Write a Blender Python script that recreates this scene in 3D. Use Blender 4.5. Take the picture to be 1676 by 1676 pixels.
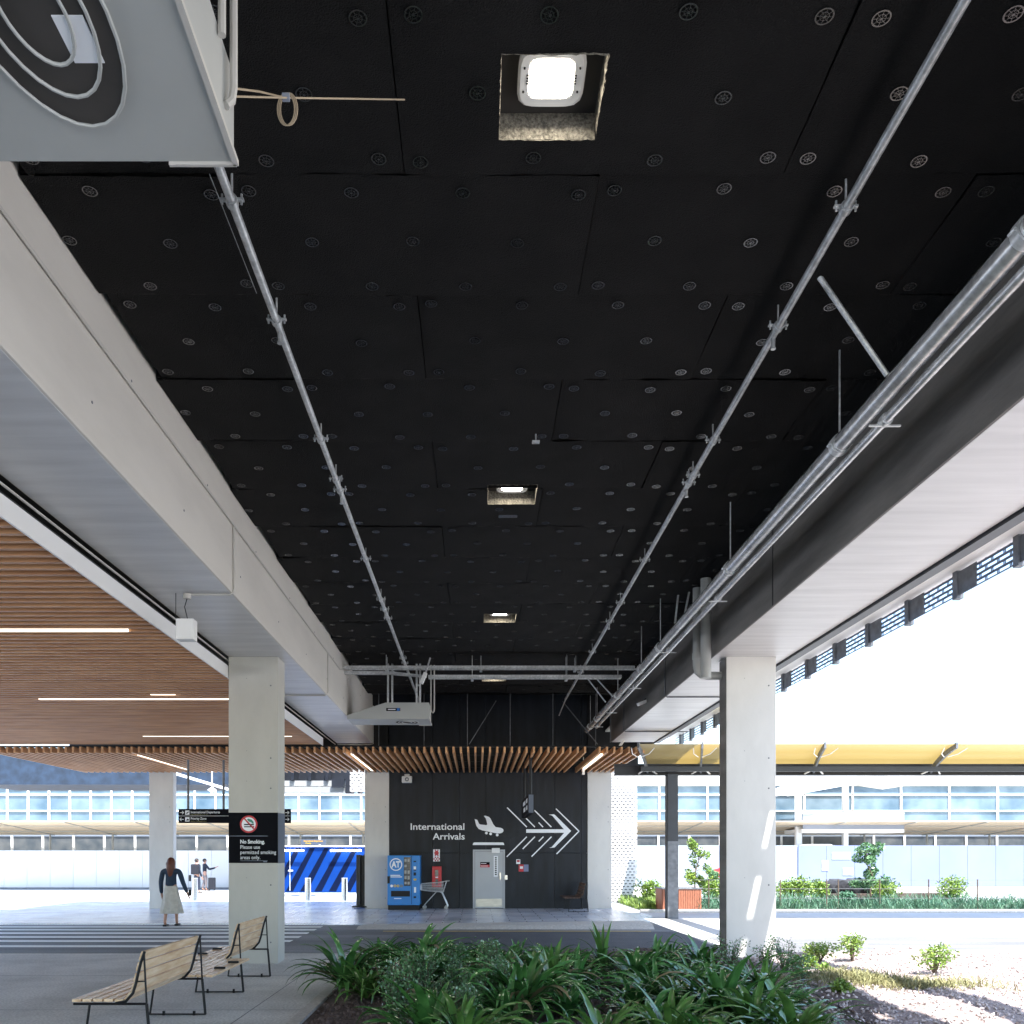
import bpy, bmesh, math, random
from mathutils import Vector, Matrix
R = math.radians
rnd = random.Random(7)
for o in list(bpy.data.objects): bpy.data.objects.remove(o)
S = bpy.context.scene
COL = S.collection
# ------------------------------------------------------------------ camera
EYE = 1.8
cd = bpy.data.cameras.new("camera"); cam = bpy.data.objects.new("camera", cd); COL.objects.link(cam)
cam.location = (0, 0, EYE); cam.rotation_euler = (R(90), 0, 0)
cd.sensor_width = 36; cd.lens = 36*1440/1676
cd.shift_x = (838-780)/1676; cd.shift_y = (1399-838)/1676
cd.clip_start = .05; cd.clip_end = 3000
S.camera = cam
# ------------------------------------------------------------------ sky, sun, exposure
SD = Vector((.195, -.41, .89)).normalized()
w = bpy.data.worlds.new("World"); S.world = w; w.use_nodes = True
nt = w.node_tree; bg = nt.nodes['Background']
sk = nt.nodes.new('ShaderNodeTexSky'); sk.sky_type = 'NISHITA'; sk.sun_disc = False
sk.sun_elevation = math.asin(SD.z); sk.sun_rotation = math.atan2(SD.x, SD.y)
sk.air_density = 1.0; sk.dust_density = .6; sk.ozone_density = 1.0
nt.links.new(sk.outputs[0], bg.inputs[0]); bg.inputs[1].default_value = .15
sl = bpy.data.lights.new("sun", 'SUN'); sl.energy = 4.0; sl.angle = R(.5); sl.color = (1, .975, .94)
so = bpy.data.objects.new("sun", sl); COL.objects.link(so); so.rotation_euler = SD.to_track_quat('Z', 'Y').to_euler()
so.location = (6, -4, 30)
S.view_settings.view_transform = 'Standard'; S.view_settings.look = 'None'
S.view_settings.exposure = 1.95; S.view_settings.gamma = 1
S.render.resolution_x = S.render.resolution_y = 1024
S.render.engine = 'CYCLES'
try:
    S.cycles.max_bounces = 10; S.cycles.diffuse_bounces = 6; S.cycles.transparent_max_bounces = 16
except Exception: pass

def P(px, py, Y):
    return Vector(((px-780)/1440*Y, Y, EYE+(1399-py)/1440*Y))

# ------------------------------------------------------------------ materials
def mat(name, col, rough=.6, metal=0., var=0., vscale=4., bump=0., bscale=60., col2=None, spec=.5, stretch=None, detail=6., dirt=None):
    m = bpy.data.materials.new(name); m.use_nodes = True
    n = m.node_tree; b = n.nodes['Principled BSDF']
    b.inputs['Base Color'].default_value = (*col, 1); b.inputs['Roughness'].default_value = rough
    b.inputs['Metallic'].default_value = metal
    b.inputs['Specular IOR Level'].default_value = spec
    tc = n.nodes.new('ShaderNodeTexCoord'); mp = n.nodes.new('ShaderNodeMapping')
    n.links.new(tc.outputs['Object'], mp.inputs[0])
    if stretch: mp.inputs['Scale'].default_value = stretch
    if var or col2:
        no = n.nodes.new('ShaderNodeTexNoise'); no.inputs['Scale'].default_value = vscale; no.inputs['Detail'].default_value = detail
        n.links.new(mp.outputs[0], no.inputs['Vector'])
        cr = n.nodes.new('ShaderNodeValToRGB'); cr.color_ramp.elements[0].position = .32; cr.color_ramp.elements[1].position = .68
        c2 = col2 or tuple(min(1, c*(1+var)) for c in col); c1 = tuple(c*(1-var) for c in col) if not col2 else col
        cr.color_ramp.elements[0].color = (*c1, 1); cr.color_ramp.elements[1].color = (*c2, 1)
        n.links.new(no.outputs[0], cr.inputs[0]); n.links.new(cr.outputs[0], b.inputs['Base Color'])
    if dirt:
        dn = n.nodes.new('ShaderNodeTexNoise'); dn.inputs['Scale'].default_value = dirt[0]; dn.inputs['Detail'].default_value = 8; dn.inputs['Roughness'].default_value = .62
        dm = n.nodes.new('ShaderNodeMapping'); n.links.new(tc.outputs['Object'], dm.inputs[0]); dm.inputs['Scale'].default_value = dirt[2] if len(dirt) > 2 else (1, 1, 1)
        n.links.new(dm.outputs[0], dn.inputs['Vector'])
        mr = n.nodes.new('ShaderNodeMapRange'); mr.inputs[1].default_value = .35; mr.inputs[2].default_value = .62; mr.inputs[3].default_value = 1-dirt[1]; mr.inputs[4].default_value = 1.05
        n.links.new(dn.outputs[0], mr.inputs[0]); vm = n.nodes.new('ShaderNodeVectorMath'); vm.operation = 'SCALE'
        src = b.inputs['Base Color'].links[0].from_socket if b.inputs['Base Color'].links else None
        if src: n.links.new(src, vm.inputs[0])
        else: vm.inputs[0].default_value = col
        n.links.new(mr.outputs[0], vm.inputs['Scale']); n.links.new(vm.outputs[0], b.inputs['Base Color'])
    if bump:
        nb = n.nodes.new('ShaderNodeTexNoise'); nb.inputs['Scale'].default_value = bscale; nb.inputs['Detail'].default_value = 5
        n.links.new(mp.outputs[0], nb.inputs['Vector'])
        bp = n.nodes.new('ShaderNodeBump'); bp.inputs['Strength'].default_value = bump; bp.inputs['Distance'].default_value = .02
        n.links.new(nb.outputs[0], bp.inputs['Height']); n.links.new(bp.outputs[0], b.inputs['Normal'])
    return m
def emit(name, col, st):
    m = bpy.data.materials.new(name); m.use_nodes = True
    b = m.node_tree.nodes['Principled BSDF']; b.inputs['Base Color'].default_value = (.8, .8, .8, 1)
    b.inputs['Emission Color'].default_value = (*col, 1); b.inputs['Emission Strength'].default_value = st
    return m
def perforated(name, col, scale, bw, rh, mortar, rough=.5, axes='YZ'):
    m = bpy.data.materials.new(name); m.use_nodes = True; n = m.node_tree; b = n.nodes['Principled BSDF']
    b.inputs['Base Color'].default_value = (*col, 1); b.inputs['Roughness'].default_value = rough
    tc = n.nodes.new('ShaderNodeTexCoord'); sx = n.nodes.new('ShaderNodeSeparateXYZ'); cx = n.nodes.new('ShaderNodeCombineXYZ')
    n.links.new(tc.outputs['Object'], sx.inputs[0]); n.links.new(sx.outputs[axes[0]], cx.inputs[0]); n.links.new(sx.outputs[axes[1]], cx.inputs[1])
    br = n.nodes.new('ShaderNodeTexBrick'); n.links.new(cx.outputs[0], br.inputs['Vector'])
    br.inputs['Scale'].default_value = scale; br.inputs['Brick Width'].default_value = bw; br.inputs['Row Height'].default_value = rh
    br.inputs['Mortar Size'].default_value = mortar; br.inputs['Mortar Smooth'].default_value = 0
    tr = n.nodes.new('ShaderNodeBsdfTransparent'); mx = n.nodes.new('ShaderNodeMixShader')
    n.links.new(br.outputs['Fac'], mx.inputs[0]); n.links.new(tr.outputs[0], mx.inputs[1]); n.links.new(b.outputs[0], mx.inputs[2])
    n.links.new(mx.outputs[0], n.nodes['Material Output'].inputs[0])
    return m
def paving(name, c1, c2, joint, scale, bw, rh, msize=.008, rough=.55, bump=.15, vs=1.2):
    m = bpy.data.materials.new(name); m.use_nodes = True; n = m.node_tree; b = n.nodes['Principled BSDF']
    b.inputs['Roughness'].default_value = rough
    tc = n.nodes.new('ShaderNodeTexCoord')
    br = n.nodes.new('ShaderNodeTexBrick'); n.links.new(tc.outputs['Object'], br.inputs['Vector'])
    br.inputs['Scale'].default_value = scale; br.inputs['Brick Width'].default_value = bw; br.inputs['Row Height'].default_value = rh
    br.inputs['Mortar Size'].default_value = msize; br.inputs['Color1'].default_value = (*c1, 1); br.inputs['Color2'].default_value = (*c2, 1)
    br.inputs['Mortar'].default_value = (*joint, 1)
    no = n.nodes.new('ShaderNodeTexNoise'); no.inputs['Scale'].default_value = vs; no.inputs['Detail'].default_value = 9
    n.links.new(tc.outputs['Object'], no.inputs['Vector'])
    mr = n.nodes.new('ShaderNodeMapRange'); mr.inputs[1].default_value = .3; mr.inputs[2].default_value = .7; mr.inputs[3].default_value = .72; mr.inputs[4].default_value = 1.15
    n.links.new(no.outputs[0], mr.inputs[0])
    ml = n.nodes.new('ShaderNodeVectorMath'); ml.operation = 'SCALE'
    n.links.new(br.outputs[0], ml.inputs[0]); n.links.new(mr.outputs[0], ml.inputs['Scale']); n.links.new(ml.outputs[0], b.inputs['Base Color'])
    nb = n.nodes.new('ShaderNodeTexNoise'); nb.inputs['Scale'].default_value = 90; n.links.new(tc.outputs['Object'], nb.inputs['Vector'])
    bp = n.nodes.new('ShaderNodeBump'); bp.inputs['Strength'].default_value = bump; bp.inputs['Distance'].default_value = .01
    n.links.new(nb.outputs[0], bp.inputs['Height']); n.links.new(bp.outputs[0], b.inputs['Normal'])
    return m

M = {}
M['conc'] = mat('painted_concrete', (.64, .61, .555), .55, var=.02, vscale=1.1, bump=.06, bscale=25, dirt=(.9, .05, (1, .5, 2)))
M['conc_col'] = mat('column_concrete', (.60, .585, .55), .6, var=.01, vscale=1.7, bump=.05, bscale=30, dirt=(1.3, .03, (2, 2, .8)))
M['conc_green'] = mat('grey_green_column', (.47, .46, .42), .6, var=.01, vscale=1.7, bump=.05, bscale=30, dirt=(1.3, .04, (2, 2, .8)))  # left column only: darker and greener than the other columns
M['conc_soffit'] = mat('soffit_concrete', (.60, .60, .60), .38, var=.10, vscale=2.0, bump=.1, bscale=12, stretch=(.35, 3, 1))
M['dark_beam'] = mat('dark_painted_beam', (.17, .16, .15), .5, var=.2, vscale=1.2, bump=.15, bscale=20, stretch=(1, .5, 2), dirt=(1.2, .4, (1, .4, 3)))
M['ceil'] = mat('black_insulation_cloth', (.0055, .0052, .005), .85, var=.45, vscale=1.6, bump=.8, bscale=110, spec=.22, dirt=(3, .35))
M['insul_edge'] = mat('insulation_edge', (.22, .20, .16), .95, var=.55, vscale=55, bump=.9, bscale=120)
M['slab'] = mat('dark_slab', (.05, .045, .04), .8, var=.2, vscale=3)
M['void'] = mat('black_void_paint', (.010, .010, .011), .8, var=.3, vscale=2)
M['disc'] = mat('dark_metal_disc', (.15, .15, .155), .27, .9)
M['galv'] = mat('galvanised_steel', (.62, .64, .65), .36, .45, var=.2, vscale=22, bump=.05, bscale=40, dirt=(2.5, .3))
M['galvbig'] = mat('galvanised_pipe', (.66, .67, .68), .27, .6, var=.18, vscale=18, bump=.04, bscale=30, dirt=(2, .3))
M['pvc'] = mat('grey_pipe', (.33, .34, .33), .45, var=.06, vscale=3)
M['conduit'] = mat('painted_conduit', (.52, .50, .46), .5)
M['heater'] = mat('grey_sheet_metal', (.42, .43, .41), .45, var=.04, vscale=2)
M['wire'] = mat('tan_cable', (.45, .36, .25), .6)
M['black'] = mat('black_metal', (.006, .007, .009), .45, spec=.3)
M['steel'] = mat('blue_black_steel', (.016, .019, .026), .42, var=.2, vscale=4)
M['greysteel'] = mat('weathered_grey_steel', (.13, .14, .155), .55, var=.3, vscale=7)
M['white'] = mat('white_paint', (.80, .80, .79), .5)
M['whiteletter'] = mat('white_vinyl', (.82, .84, .86), .5)
M['wall'] = mat('black_concrete_wall', (.008, .011, .0165), .42, var=.5, vscale=1.6, bump=.2, bscale=9, stretch=(2.5, 1, .5), spec=.3)
M['timber'] = mat('cedar_slat', (.44, .22, .095), .5, col2=(.62, .35, .17), vscale=2.5, bump=.1, bscale=40, stretch=(3, .4, 3))
M['timber_dark'] = mat('dark_cedar_slat', (.38, .18, .08), .5, col2=(.56, .30, .14), vscale=2.5, bump=.1, bscale=40, stretch=(.4, 3, 3))
M['wood'] = mat('bench_timber', (.66, .43, .25), .24, col2=(.84, .64, .44), vscale=3.5, bump=.12, bscale=50, stretch=(5, .8, 5))
M['backlitwood'] = mat('backlit_timber', (.09, .05, .035), .4, col2=(.22, .13, .09), vscale=3, stretch=(5, .8, 5))  # bench timber darkened in colour to imitate backlight on the far bench
M['woodend'] = mat('timber_end_grain', (.05, .03, .02), .7, var=.3, vscale=30)
M['asph'] = mat('road_asphalt', (.20, .205, .22), .65, var=.2, vscale=30, bump=.5, bscale=220, detail=10, dirt=(.8, .45, (.25, 1.2, 1)))
M['asphdark'] = mat('fresh_asphalt', (.065, .07, .085), .7, var=.15, vscale=2, bump=.5, bscale=220)
M['path'] = mat('exposed_aggregate', (.62, .61, .59), .65, var=.24, vscale=34, bump=.5, bscale=140, detail=12, dirt=(.9, .22))
M['plaza'] = paving('plaza_stone_paving', (.58, .61, .68), (.70, .72, .77), (.16, .16, .18), 1, .9, .45, .011, vs=.8, rough=.24)
M['ground'] = mat('ground_concrete', (.55, .54, .52), .8, var=.1, vscale=.4, bump=.2, bscale=50)
M['kerb'] = mat('kerb_concrete', (.50, .48, .45), .7, var=.18, vscale=20, bump=.3, bscale=60)
M['paint'] = mat('road_paint', (.85, .85, .84), .6, var=.06, vscale=18)
M['yellowpaint'] = mat('yellow_road_paint', (.62, .42, .10), .6, var=.2, vscale=18)
M['soil'] = mat('bark_and_scoria_soil', (.06, .042, .036), .95, col2=(.17, .125, .11), vscale=28, bump=1, bscale=70)
M['chip'] = mat('scoria_chip', (.13, .095, .085), .9, var=.5, vscale=14)
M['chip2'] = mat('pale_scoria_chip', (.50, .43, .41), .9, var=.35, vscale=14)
M['leaf'] = mat('strap_leaf', (.034, .125, .030), .20, col2=(.105, .27, .07), vscale=5, spec=1.0)
M['leafy'] = mat('yellow_strap_leaf', (.05, .14, .03), .26, col2=(.13, .26, .06), vscale=5, spec=.8)
M['leafdry'] = mat('dry_leaf', (.22, .17, .08), .6, var=.3, vscale=6)
M['smallleaf'] = mat('small_grey_green_leaf', (.045, .13, .045), .26, col2=(.17, .31, .14), vscale=12, spec=.8)
M['brightleaf'] = mat('bright_green_leaf', (.10, .20, .025), .45, col2=(.24, .33, .05), vscale=6)
M['reed'] = mat('blue_green_reed', (.035, .12, .075), .45, col2=(.09, .20, .11), vscale=4)
M['drygrass'] = mat('dry_grass', (.16, .17, .07), .7, col2=(.30, .27, .12), vscale=5)
M['bark'] = mat('bark', (.12, .085, .06), .9, var=.3, vscale=20, bump=.5)
M['blue'] = mat('vending_blue', (.015, .20, .56), .3, spec=.5)
M['hoardblue'] = mat('hoarding_blue', (.0006, .034, .20), .5, var=.06, vscale=2, spec=.15)
M['hoarddark'] = mat('hoarding_dark_blue', (.0005, .005, .028), .5, spec=.1)
M['red'] = mat('red_plastic', (.55, .02, .03), .35)
M['redsign'] = mat('sign_red', (.50, .03, .04), .45)
M['signblack'] = mat('sign_black', (.003, .0035, .006), .6, spec=.08)
M['signgrey'] = mat('signside_grey', (.08, .10, .14), .4)
M['doorp'] = mat('door_paint', (.42, .435, .45), .45, var=.03, vscale=2)
M['kick'] = mat('brushed_steel_plate', (.45, .42, .38), .28, .9, var=.15, vscale=3, stretch=(1, 1, 6))
M['chrome'] = mat('polished_steel', (.55, .56, .58), .17, 1.0)
M['glassdark'] = mat('dark_glass', (.03, .035, .04), .12, spec=.8)
M['glassblue'] = mat('terminal_glass', (.06, .11, .16), .2, col2=(.17, .24, .30), vscale=.5, spec=.4, detail=3)
M['glassdim'] = mat('dim_shopfront_glass', (.04, .055, .075), .3, col2=(.11, .12, .13), vscale=1.4)
M['facade'] = mat('pale_facade', (.66, .66, .65), .6, var=.04, vscale=.6)
M['beige'] = mat('beige_canopy_sheet', (.66, .56, .42), .65, var=.06, vscale=.8)
M['lilac'] = mat('pale_lilac_hoarding', (.17, .20, .33), .5, var=.05, vscale=.6)
M['palehoard'] = mat('pale_blue_hoarding', (.30, .34, .42), .5, var=.05, vscale=.7)
M['softblue'] = mat('dark_blue_soffit', (.015, .03, .055), .6, var=.4, vscale=2.2)
M['planter'] = mat('planter_timber', (.33, .12, .065), .55, var=.25, vscale=8, stretch=(8, 8, 1))
M['stone'] = mat('dark_basalt', (.022, .022, .026), .85, var=.4, vscale=6, bump=.8, bscale=15)
M['green'] = mat('green_vinyl', (.03, .25, .16), .5)
M['yellow'] = mat('yellow_vinyl', (.65, .45, .03), .5)
M['orange'] = mat('orange_vinyl', (.8, .42, .05), .5)
M['bluev'] = mat('blue_vinyl', (.02, .15, .50), .4)
M['rubber'] = mat('rubber', (.03, .03, .03), .7)
M['screen_r'] = perforated('perforated_facade_metal', (.10, .13, .19), 1, .28, .075, .014, axes='YZ')
M['screen_w'] = perforated('white_perforated_facade', (.74, .73, .73), 1, .16, .11, .034, axes='XZ')
M['trayperf'] = perforated('slotted_tray_metal', (.50, .52, .53), 1, .07, .06, .014, axes='XY')
M['led'] = emit('led_panel', (1, .93, .80), 22)
M['strip'] = emit('led_strip', (1, .88, .68), .9)
M['tube'] = emit('led_tube', (1, .97, .92), 5)
M['lamp_body'] = mat('lamp_body_white', (.60, .60, .58), .4)
# gold translucent canopy sheet
def gold():
    m = bpy.data.materials.new('gold_translucent_sheet'); m.use_nodes = True; n = m.node_tree
    b = n.nodes['Principled BSDF']; b.inputs['Base Color'].default_value = (.50, .39, .19, 1); b.inputs['Roughness'].default_value = .35
    t = n.nodes.new('ShaderNodeBsdfTranslucent'); t.inputs[0].default_value = (.30, .20, .045, 1)
    mx = n.nodes.new('ShaderNodeMixShader'); mx.inputs[0].default_value = .35
    n.links.new(b.outputs[0], mx.inputs[1]); n.links.new(t.outputs[0], mx.inputs[2]); n.links.new(mx.outputs[0], n.nodes['Material Output'].inputs[0])
    return m
M['gold'] = gold()
for nme, c, r in (('skin', (.45, .25, .18), .5), ('hair', (.10, .025, .012), .5), ('navy', (.012, .03, .06), .8), ('skirt', (.48, .46, .42), .85),
                  ('shirt', (.010, .016, .032), .9), ('pack', (.008, .01, .018), .8), ('trousers', (.17, .15, .16), .9), ('hairdark', (.03, .022, .02), .6), ('jeans', (.02, .028, .05), .9)):
    M[nme] = mat('cloth_' + nme if nme not in ('skin', 'hair', 'hairdark') else nme + '_tone', c, r, var=.12, vscale=12, bump=.15, bscale=60)

# ------------------------------------------------------------------ mesh builder
class MB:
    def __init__(s): s.v = []; s.f = []; s.p = []
    def add(s, vs, fs):
        k = len(s.v); s.p.append((k, len(s.f))); s.v += [tuple(v) for v in vs]; s.f += [tuple(i+k for i in f) for f in fs]; return s
    def box(s, x0, x1, y0, y1, z0, z1):
        return s.add([(x0,y0,z0),(x1,y0,z0),(x1,y1,z0),(x0,y1,z0),(x0,y0,z1),(x1,y0,z1),(x1,y1,z1),(x0,y1,z1)],
                     [(0,3,2,1),(4,5,6,7),(0,1,5,4),(1,2,6,5),(2,3,7,6),(3,0,4,7)])
    def bbox(s, x0, x1, y0, y1, z0, z1, b=.01):   # box with chamfered edges
        bm = bmesh.new(); bmesh.ops.create_cube(bm, size=1)
        for v in bm.verts:
            v.co = Vector(((x0+x1)/2+v.co.x*(x1-x0), (y0+y1)/2+v.co.y*(y1-y0), (z0+z1)/2+v.co.z*(z1-z0)))
        bmesh.ops.bevel(bm, geom=bm.edges[:], offset=b, segments=2, affect='EDGES', profile=.7)
        bm.verts.index_update()
        s.add([v.co[:] for v in bm.verts], [[v.index for v in f.verts] for f in bm.faces]); bm.free(); return s
    def beam(s, a, b, w, h=None):                  # box bar from a to b
        a, b = Vector(a), Vector(b); h = h or w; d = (b-a).normalized()
        up = Vector((0,0,1)) if abs(d.z) < .95 else Vector((0,1,0))
        x = d.cross(up).normalized(); y = x.cross(d).normalized()
        vs = [p+x*sx*w/2+y*sy*h/2 for p in (a, b) for sx, sy in ((-1,-1),(1,-1),(1,1),(-1,1))]
        return s.add(vs, [(0,1,2,3),(7,6,5,4),(0,4,5,1),(1,5,6,2),(2,6,7,3),(3,7,4,0)])
    def tube(s, pts, r, n=10, cap=True):
        pts = [Vector(p) for p in pts]; rr = r if isinstance(r, (list, tuple)) else [r]*len(pts)
        k = len(s.v); px = None; s.p.append((k, len(s.f)))
        for i, p in enumerate(pts):
            d = (pts[min(i+1, len(pts)-1)]-pts[max(i-1, 0)]).normalized()
            if px is None:
                up = Vector((0,0,1)) if abs(d.z) < .9 else Vector((0,1,0)); px = d.cross(up).normalized()
            px = (px-d*px.dot(d)).normalized(); py = d.cross(px)
            for j in range(n):
                a = 2*math.pi*j/n; s.v.append(tuple(p+(px*math.cos(a)+py*math.sin(a))*rr[i]))
        for i in range(len(pts)-1):
            for j in range(n):
                s.f.append((k+i*n+j, k+i*n+(j+1)%n, k+(i+1)*n+(j+1)%n, k+(i+1)*n+j))
        if cap:
            s.f.append(tuple(k+j for j in reversed(range(n)))); s.f.append(tuple(k+(len(pts)-1)*n+j for j in range(n)))
        return s
    def poly(s, pts, nrm, t):                      # extruded polygon; nrm * t thickness behind
        pts = [Vector(p) for p in pts]; o = Vector(nrm)*t; n = len(pts)
        return s.add(pts+[p-o for p in pts], [tuple(range(n)), tuple(reversed(range(n, 2*n)))]+[(i, n+i, n+(i+1)%n, (i+1)%n) for i in range(n)])
    def quad(s, a, b, c, d): return s.add([a, b, c, d], [(0,1,2,3)])
    def build(s, name, m, parent=None, world=True, smooth=False):
        me = bpy.data.meshes.new(name)
        off = Vector((0,0,0))
        if parent is not None and world:
            p = parent
            while p is not None: off += p.location; p = p.parent
        me.from_pydata([(v[0]-off.x, v[1]-off.y, v[2]-off.z) for v in s.v], [], s.f)
        bm = bmesh.new(); bm.from_mesh(me); bmesh.ops.recalc_face_normals(bm, faces=bm.faces) if not getattr(s, 'norecalc', False) else None
        bm.to_mesh(me); bm.free()
        me.materials.append(m if not isinstance(m, str) else M[m])
        if smooth:
            for p in me.polygons: p.use_smooth = True
            try: me.set_sharp_from_angle(angle=R(40))
            except Exception: pass
        o = bpy.data.objects.new(name, me); COL.objects.link(o)
        if parent is not None: o.parent = parent
        return o
def each(mb, name, m, parent, group=1, smooth=False):   # one object for every primitive (or every `group` primitives) of mb
    ps = mb.p[::group]+[(len(mb.v), len(mb.f))]; out = []
    for (v0, f0), (v1, f1) in zip(ps[:-1], ps[1:]):
        q = MB(); q.v = mb.v[v0:v1]; q.f = [tuple(i-v0 for i in f) for f in mb.f[f0:f1]]; out.append(q.build(name, m, parent, smooth=smooth))
    return out
def tag(o, label=None, cat=None, group=None, kind=None):
    if label: o['label'] = label
    if cat: o['category'] = cat
    if group: o['group'] = group
    if kind: o['kind'] = kind
    return o
def thing(name, label, cat, loc=(0,0,0), group=None, kind=None):
    o = bpy.data.objects.new(name, None); COL.objects.link(o); o.location = loc; o.empty_display_size = .2
    return tag(o, label, cat, group, kind)
def copy_tree(o, parent=None, loc=None, rz=None, label=None):
    c = o.copy(); COL.objects.link(c); c.parent = parent
    if loc is not None: c.location = loc
    if rz is not None: c.rotation_euler = (0, 0, rz)
    if label: c['label'] = label
    for ch in list(o.children): copy_tree(ch, c)
    return c
def slabpx(px0, py0, px1, py1, Y, t=.02):          # camera-facing plate from pixel box, front at Y
    a, b = P(px0, py1, Y), P(px1, py0, Y)
    return (a.x, b.x, Y, Y+t, a.z, b.z)
def textmesh(txt, size, loc, align='LEFT', width=None, rot=(R(90),0,0), bold=0., ext=.001):
    c = bpy.data.curves.new('t', 'FONT'); c.body = txt; c.size = size; c.align_x = align; c.extrude = ext; c.offset = bold
    c.resolution_u = 3
    o = bpy.data.objects.new('t', c); COL.objects.link(o)
    dg = bpy.context.evaluated_depsgraph_get(); me = bpy.data.meshes.new_from_object(o.evaluated_get(dg))
    vs = [Vector(v.co) for v in me.vertices]; fs = [tuple(p.vertices) for p in me.polygons]
    if vs and width:
        x0 = min(v.x for v in vs); x1 = max(v.x for v in vs); k = width/(x1-x0)
        for v in vs: v.x *= k
    mtx = Matrix.Translation(loc) @ Matrix.Rotation(rot[2], 4, 'Z') @ Matrix.Rotation(rot[0], 4, 'X')
    mb = MB(); mb.norecalc = True; mb.add([mtx @ v for v in vs], fs)
    bpy.data.objects.remove(o); bpy.data.curves.remove(c); bpy.data.meshes.remove(me)
    return mb
def disc(cx, cz, r, Y, n=24, r2=0):
    mb = MB(); vs = []
    for j in range(n):
        a = 2*math.pi*j/n; vs.append((cx+r*math.cos(a), Y, cz+r*math.sin(a)))
    if r2:
        for j in range(n):
            a = 2*math.pi*j/n; vs.append((cx+r2*math.cos(a), Y, cz+r2*math.sin(a)))
        mb.add(vs, [(j, (j+1)%n, n+(j+1)%n, n+j) for j in range(n)])
    else: mb.add(vs, [tuple(range(n))])
    return mb

# ================================================================== SETTING: ground
ZP = .11                                            # raised plaza level is negligible: kept flush except kerb step
mb = MB(); mb.quad((-900,-60,-.02),(900,-60,-.02),(900,1200,-.02),(-900,1200,-.02)); tag(mb.build('ground', 'ground'), kind='structure')
mb = MB(); mb.box(-60, -1.98, -20, 16.0, -.016, 0); tag(mb.build('footpath', 'path'), kind='structure')
mb = MB(); mb.box(-60, 60, 16.0, 22.6, -.016, -.004); tag(mb.build('road', 'asph'), kind='structure')
mb = MB(); a, b, c, d = P(650, 1527, 20.4), P(1130, 1527, 20.4), P(1170, 1561, 16.0), P(617, 1561, 16.0)
mb.add([(a.x,20.6,-.0005),(4.9,20.6,-.0005),(4.9,16.02,-.0005),(-1.82,16.02,-.0005)], [(0,1,2,3)]); tag(mb.build('road_patch', 'asphdark'), kind='structure')
mb = MB(); mb.box(-60, 3.4, 22.6, 36, -.016, .004); mb.add([(3.4,22.6,.004),(3.4,36,.004),(4.6,36,.004),(5.2,26,.004),(4.6,23.4,.004)], [(0,1,2,3,4)])
tag(mb.build('plaza', 'plaza'), kind='structure')
mb = MB(); mb.box(-60, -4.6, 36, 60, -.016, -.002); tag(mb.build('forecourt', 'ground'), kind='structure')
mb = MB(); mb.add([(4.9,16.03,.0),(60,16.03,.0),(60,27.34,.0),(4.75,27.34,.0),(5.2,26,.0),(4.6,23.4,.0)], [(0,1,2,3,4,5)]); tag(mb.build('pale_bounce_drive', 'ground'), kind='structure')  # pale sheet laid over the road to bounce sunlight inward
mb = MB(); mb.box(5.0, 60, 16.1, 19.4, .0, .004); M['grit'] = mat('grey_drive', (.19, .19, .195), .8, var=.12, vscale=20, bump=.3, bscale=120, dirt=(.8, .3, (.3, 1.5, 1))); tag(mb.build('drive_strip', 'grit'), kind='structure')  # greyer strip across the drive
# kerb along the plaza with aggregate band
mb = MB()
mb.add([(-2.9,21.2,0),(4.3,21.2,0),(4.3,21.55,.11),(-2.9,21.55,.05),(-2.9,22.62,.012),(4.3,22.62,.11)], [(0,1,2,3),(3,2,5,4)])
tag(mb.build('kerb', 'kerb'), kind='structure')
mb = MB(); mb.box(-2.2, 4.1, 20.65, 20.75, 0, .003); mb.build('edge_line', 'yellowpaint')['kind'] = 'structure'
mb = MB(); mb.box(-60, 60, 15.93, 16.02, -.01, .006); tag(mb.build('path_edging', 'kerb'), kind='structure')
# zebra
mb = MB()
for i, y in enumerate((17.35, 18.4, 19.3, 20.25, 21.15, 22.0)):
    mb.box(-16, -3.87, y-.17, y+.17, -.004, .001)
tag(mb.build('crossing_markings', 'paint'), kind='structure')
mb = MB()
for i in range(110):
    for j in range(4):
        mb.box(-12.2+i*.075, -12.16+i*.075, 22.75+j*.09, 22.79+j*.09, .004, .010)
tag(mb.build('tactile_paving', 'paint'), kind='structure')
mb = MB()                                           # joints in footpath
for y in (10.2, 13.1): mb.box(-14, -1.98, y, y+.012, .0, .0012)
mb.box(-2.62, -2.608, 2, 15.9, .0, .0012)
tag(mb.build('path_joints', 'greysteel'), kind='structure')
# garden bed
def bedz(x, y):
    return .09+.05*math.sin(x*1.3+y*.7)+.03*math.sin(x*3.1-y*2.2)
mb = MB(); nx, ny = 110, 80; X0, X1, Y0, Y1 = -1.86, 16, 3.0, 15.85
for j in range(ny+1):
    for i in range(nx+1):
        x = X0+(X1-X0)*i/nx; y = Y0+(Y1-Y0)*j/ny
        e = min(1, (x-X0)/.25, (Y1-y)/.25)
        mb.v.append((x, y, .0+(bedz(x, y)+rnd.uniform(-.018, .018))*max(e, 0)))
for j in range(ny):
    for i in range(nx): k = j*(nx+1)+i; mb.f.append((k, k+1, k+nx+2, k+nx+1))
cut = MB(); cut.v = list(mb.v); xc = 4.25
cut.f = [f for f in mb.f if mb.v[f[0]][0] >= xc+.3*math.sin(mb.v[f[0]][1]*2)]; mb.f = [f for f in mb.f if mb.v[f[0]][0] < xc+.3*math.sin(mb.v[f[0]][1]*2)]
tag(mb.build('garden_soil', 'soil'), kind='structure')
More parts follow.
